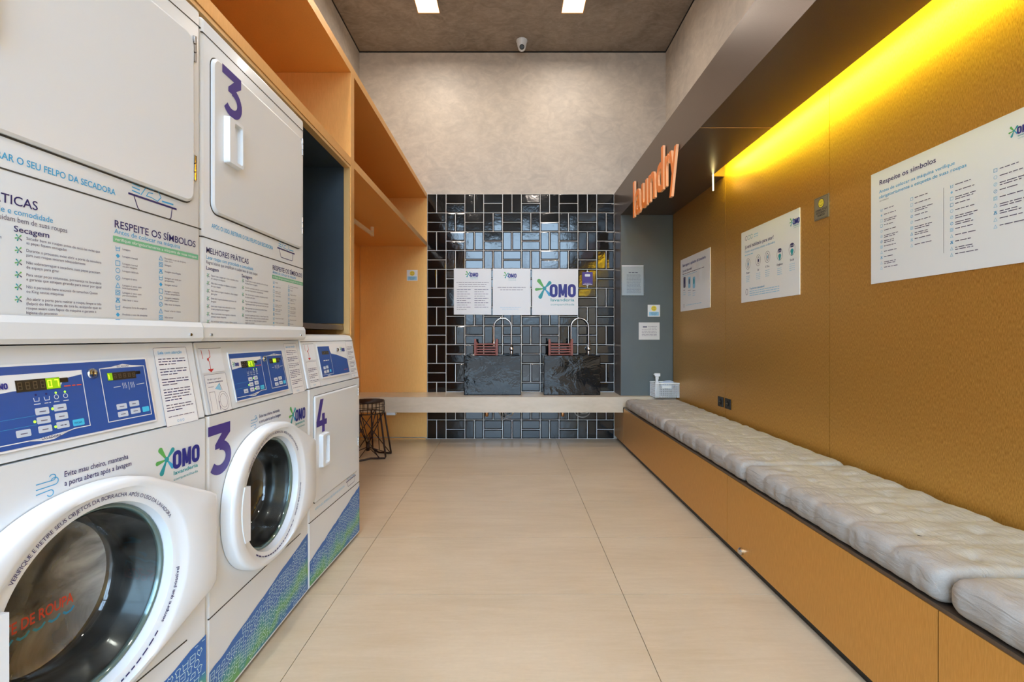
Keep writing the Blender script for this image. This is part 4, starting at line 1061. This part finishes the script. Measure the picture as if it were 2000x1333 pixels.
def washer_front(parent, graphic_seed, zl, zr, num, pale_lettered):
    W = .676
    machine_body(W, .63, True, parent=parent)
    seam_strip('service_seam', parent, .006, .60, .288)
    # drum, gasket
    bm = bmesh.new(); lathe(bm, [(.2, .002), (.2, .03), (.172, .045), (.168, .10), (.18, .15), (.205, .155)], c=(DC[0], 0, DC[1]), axis='y', n=48, caps=False); link('door_seal', bm, M_rubber, parent, True)
    bm = bmesh.new(); lathe(bm, [(.205, .155), (.255, .17), (.258, .45), (.21, .47), (.0005, .46)], c=(DC[0], 0, DC[1]), axis='y', n=48, caps=False)
    for q in range(3):
        a = math.radians(40+120*q); c_, s_ = math.cos(a), math.sin(a)
        pts = [(DC[0]+.25*math.cos(a-.18), DC[1]+.25*math.sin(a-.18)), (DC[0]+.205*c_, DC[1]+.205*s_), (DC[0]+.25*math.cos(a+.18), DC[1]+.25*math.sin(a+.18))]
        prism(bm, pts, lambda u, v, k: Vector((u, .19+k*.24, v)), 1)
    link('drum', bm, M_steel, parent, False)
    # door
    pts = []
    for k in range(120):
        th = 2*math.pi*k/120; c_, s_ = math.cos(th), math.sin(th); ax = .272 if c_ < 0 else .250; e_ = 2/2.25
        pts.append((round(DC[0]+ax*abs(c_)**e_*(1 if c_ > 0 else -1), 5), round(DC[1]+.004+.236*abs(s_)**e_*(1 if s_ > 0 else -1), 5)))
    tab = rrect(DC[0]+.1, .405, .668, .660, .012, 4); pts += [(round(a, 5), round(b, 5)) for a, b in tab]
    R = hull_radius(DC[0], DC[1], pts); N = 120; bm = bmesh.new()
    def ring(fr, y):
        out = []
        for k in range(N):
            th = 2*math.pi*k/N; rr = fr(th); out.append(bm.verts.new((DC[0]+rr*math.cos(th), y, DC[1]+rr*math.sin(th))))
        return out
    rings = [ring(lambda t: R(t), -.002), ring(lambda t: R(t), -.030), ring(lambda t: R(t)-.004, -.037), ring(lambda t: R(t)-.012, -.040),
             ring(lambda t: min(R(t)-.020, .232), -.0405), ring(lambda t: .224, -.038), ring(lambda t: .212, -.030), ring(lambda t: .200, -.029), ring(lambda t: .192, -.026), ring(lambda t: .188, -.010), ring(lambda t: .186, .004)]
    for a_, b_ in zip(rings[:-1], rings[1:]):
        for k in range(N): j = (k+1) % N; bm.faces.new((a_[k], a_[j], b_[j], b_[k]))
    dr = smooth_ang(link('washer_door', bm, M_white2, parent), 50)
    bm = bmesh.new(); lathe(bm, [(.1865, -.006), (.182, -.008), (.179, -.005), (.176, .003)], c=(DC[0], 0, DC[1]), axis='y', n=64, caps=False); link('glass_rim', bm, M_glassrim, dr, True)
    bm = bmesh.new(); lathe(bm, [(.176, -.002), (.174, .03), (.166, .075), (.156, .100), (.148, .108)], c=(DC[0], 0, DC[1]), axis='y', n=64, caps=False); lathe(bm, [(.148, .108), (.125, .119), (.09, .127), (.05, .130), (.0005, .131)], c=(DC[0], 0, DC[1]), axis='y', n=64, caps=False, mi=1); bmesh.ops.remove_doubles(bm, verts=bm.verts, dist=1e-5); link('door_glass', bm, [M_glass, M_glassf if pale_lettered else M_glass], dr, True)
    bm = bmesh.new(); zt_, zb_ = .622, .456; xs_ = .148
    pl = [(xs_, zb_-.004), (xs_, zt_)]
    th0, th1 = math.atan2(zt_+.0-DC[1], xs_-.02-DC[0]), math.atan2(zb_-DC[1], xs_-.02-DC[0])+2*math.pi
    for k in range(13):
        th = th0+(th1-th0)*k/12; pl.append((DC[0]+.228*math.cos(th), DC[1]+.228*math.sin(th)))
    prism(bm, pl, lambda a, b, k: Vector((a, -.020-k*.0222, b)), 1); bmesh.ops.recalc_face_normals(bm, faces=bm.faces); link('handle', bm, M_white2, dr)
    P = Print()
    P.arctext('VERIFIQUE E RETIRE SEUS OBJETOS DA BORRACHA APÓS O USO DA LAVADORA', DC[0], DC[1], .2025, 146, .0082, M_navyink, a_end=30)
    P.arctext('sempre que possível', DC[0], DC[1], .2095, -42, .0105, M_navyink, inward=True, a_end=-8, bold=.01)
    a = -128
    rd = random.Random(2)
    while a < -46:
        d_ = rd.uniform(1.5, 4.5); P.arc(DC[0], DC[1], .2065, a, min(a+d_, -46), .0042, M_navyink, 0, 3); a += d_+1.3
    P.build('ring_lettering', FRONT(-.0302), dr)
    if pale_lettered:
        P = Print()
        P.text('LIMITE DE ROUPA', -.092, 0, .022, M_redor, w=.178, bold=.02)
        for i in range(6): x = -.092+.031*i; P.stroke([(x, -.012), (x+.007, -.018), (x+.017, -.017), (x+.024, -.010)], .005, M_sky)
        def onb(a, b, l): return Vector((DC[0]+a-.012, .115-l, DC[1]-.052+b))
        P.build('glass_lettering', onb, dr)
    if num == 3:
        P = Print(); num3(P, .003, .690, .108, .142); P.build('numeral', FRONT(0), parent)
    P = Print()
    # wind icon and advice
    for i, (z, w_, r_) in enumerate(((.812, .030, .006), (.803, .034, .007), (.795, .026, .006))):
        P.stroke([(.226, z-.006*i*.2), (.226+w_, z)], .0017, M_sky)
        P.arc(.226+w_, z+(r_ if i < 2 else -r_), r_, -90 if i < 2 else 90, 160 if i < 2 else -160, .0017, M_sky)
    P.text('Evite mau cheiro, mantenha', .279, .812, .0108, M_navyink, w=.144, bold=.008); P.text('a porta aberta após a lavagem', .279, .794, .0108, M_navyink, w=.152, bold=.008)
    P.build('advice_print', FRONT(0), parent); P = Print(); omo(P, .551, .750, .047)
    P.build('logo_print', FRONT(0), parent)
    gradient_graphic(W, parent, graphic_seed, zl, zr)
def thing_part(name, parent):
    o = bpy.data.objects.new(name, None); o.empty_display_size = .05; COL.objects.link(o); o.parent = parent; return o

def stack(name, label, far, ang, seamz, num, seed, t1, t2, pale_lettered, taper=0):
    W = .676; a = math.radians(ang); d = Vector((math.cos(a), math.sin(a), 0)); near = Vector((far[0], far[1], 0))-d*W
    t = thing(name, label, 'washer dryer', near, a, 'stacked washer dryers')
    washer_front(t, seed, .133, .262, num, pale_lettered)
    console(W, .62, 1.072, t, False)
    wash_panel(t, t1, t2)
    for nm, fn, ar in (('instruction_label', label_book, (.533, .862, .642, 1.060, True, seed)), ('card_pocket', red_pocket, (.014, .984, .122, 1.054)), ('door_sticker', pocket_sticker, (.018, .866, .122, .978))):
        P = Print(); fn(P, *ar); P.build(nm, LEAN, t)
    # dryer cabinet
    yd = .017
    bm = bmesh.new(); bx(bm, .002, yd, 1.122, W-.002, .63, 1.997, bev=.012, seg=3); smooth_ang(link('dryer_body', bm, M_white, t), 35)
    pr = [(yd, 1.128), (yd-.006, 1.115), (yd-.007, 1.085), (yd, 1.075), (.62, 1.075), (.62, 1.128)]
    bm = bmesh.new(); prism(bm, pr, lambda p, q, k: Vector((.002+k*(W-.004), p, q)), 1); bmesh.ops.recalc_face_normals(bm, faces=bm.faces); link('dryer_base', bm, M_white, t)
    for x in (.034, W-.05):
        bm = bmesh.new(); lathe(bm, [(.0045, 0), (.004, -.003)], axis='y', n=12); o = link('screw', bm, M_chrome, t); o.location = (x, yd-.0065, 1.094)
    seam_strip('top_seam', t, .004, W-.004, 1.950, yd, .0028); seam_strip('panel_seam', t, .002, W-.002, seamz, yd, .003)
    dd = rect_door(t, 'dryer_door', .042, 1.450, .640, 1.908, yd, .03, .009)
    pull(dd, .091, 1.613, .170 if num == 3 else .152, 1.755, yd-.009)
    hinge(dd, .643, 1.841, 1.911, yd); hinge(dd, .643, 1.515, 1.585, yd)
    if num == 3:
        P = Print(); num3(P, .083, 1.770, .102, .136); P.build('numeral', FRONT(yd-.009), dd)
    P = Print(); P.text('APÓS O USO, RETIRAR O SEU FELPO DA SECADORA', .046, 1.406, .0125, M_sky, w=.362, bold=.012); P.build('advice_print', FRONT(yd), t); P = Print(); bowl_icon(P, .445, 1.380, .136)
    P.build('bowl_emblem', FRONT(yd), t)
    inst_panel(t, yd, seamz)
    if taper:   # the rear of this casing is narrower, so that it clears its neighbour
        for o in t.children:
            if o.type == 'MESH' and o.name.split('.')[0] in ('washer_body', 'console', 'dryer_body', 'dryer_base', 'drum', 'panel_seam', 'top_seam'):
                for v in o.data.vertices:
                    if v.co.y > .03 and v.co.x > .4: v.co.x -= taper*(v.co.y-.03)*(v.co.x-.4)/.276
    return t
stack('stacked_washer_dryer', 'nearest white stacked washer dryer, cut by the left edge of the photo', (-.847, 1.345), 85.2, 1.389, 0, 1, '....07', 'l.....', True, .10)
stack('stacked_washer_dryer', 'white stacked washer dryer marked with a blue 3', (-.853, 2.030), 90, 1.372, 3, 2, '...27.', '..02..', False)

# single dryer marked 4
W4 = .606; a = math.radians(87.5); near = Vector((-.827, 2.64, 0))-Vector((math.cos(a), math.sin(a), 0))*W4
t = thing('tumble_dryer', 'low white tumble dryer marked with a blue 4 beside the stool', 'dryer', near, a)
machine_body(W4, .60, False, parent=t, name='dryer_body')
console(W4, .58, 1.066, t, True)
seam_strip('service_seam', t, .006, W4-.006, .295)
dd = rect_door(t, 'dryer_door', .045, .366, .560, .829, 0, .012, .008)
pull(dd, .083, .509, .160, .656, -.008); hinge(dd, .566, .770, .815, 0); hinge(dd, .566, .50, .545, 0)
P = Print(); num4(P, .056, .662, .105, .148); P.build('numeral', FRONT(-.008), dd)
P = Print(); P.text('APÓS O USO, RETIRAR O SEU FELPO DA SECADORA', .06, .330, .010, M_skypale, w=.33, bold=.01); P.build('advice_print', FRONT(0), t); P = Print(); bowl_icon(P, .415, .308, .125); P.build('bowl_emblem', FRONT(0), t)
link('fascia', (lambda b_: (prism(b_, rrect(.148, .896, .482, 1.052, .003, 2), lambda a, b, k: Vector((a, lean(b)-k*.002, b)), 1), b_)[1])(bmesh.new()), M_board, t)
P = Print()
P.poly([(.153, .903), (.474, .903), (.474, .972), (.440, .980), (.350, .998), (.288, 1.006), (.278, 1.020), (.278, 1.042), (.153, 1.042)], M_panel, 0)
P.stroke([(.160, .912), (.276, .912), (.277, 1.005)], .0014, M_board, 1); display(P, .188, 1.004, .262, 1.020, '....', 0, 0)
P.bars(.19, .975, .06, .006, M_board, 1, seed=6)
for (x, z) in ((.175, .943), (.205, .945), (.175, .924), (.205, .926)): P.rr(x, z-.006, x+.024, z+.007, .002, M_btn, 1)
P.rr(.238, .921, .254, .933, .002, M_cyanbtn, 1); P.bars(.41, .920, .045, .004, M_redor, 1, seed=2); omo(P, .425, 1.012, .018, 0, False)
P.poly([(.20, .905), (.25, .905), (.225, .909)], M_board, 1)
P.build('control_graphics', LEAN, t, .0026)
bm = bmesh.new(); lathe(bm, [(.010, 0), (.010, -.006), (.006, -.008)], axis='y', n=18); o = link('key_lock', bm, M_chrome, t); o.location = (.365, lean(1.02)-.002, 1.022)
for nm, fn, ar in (('instruction_label', label_book, (.495, .870, .585, 1.062, False, 6)), ('card_pocket', red_pocket, (.022, .985, .122, 1.056)), ('instruction_label', label_book, (.020, .868, .118, .978, False, 4))):
    P = Print(); fn(P, *ar); P.build(nm, LEAN, t)
gradient_graphic(W4, t, 5, .128, .272)
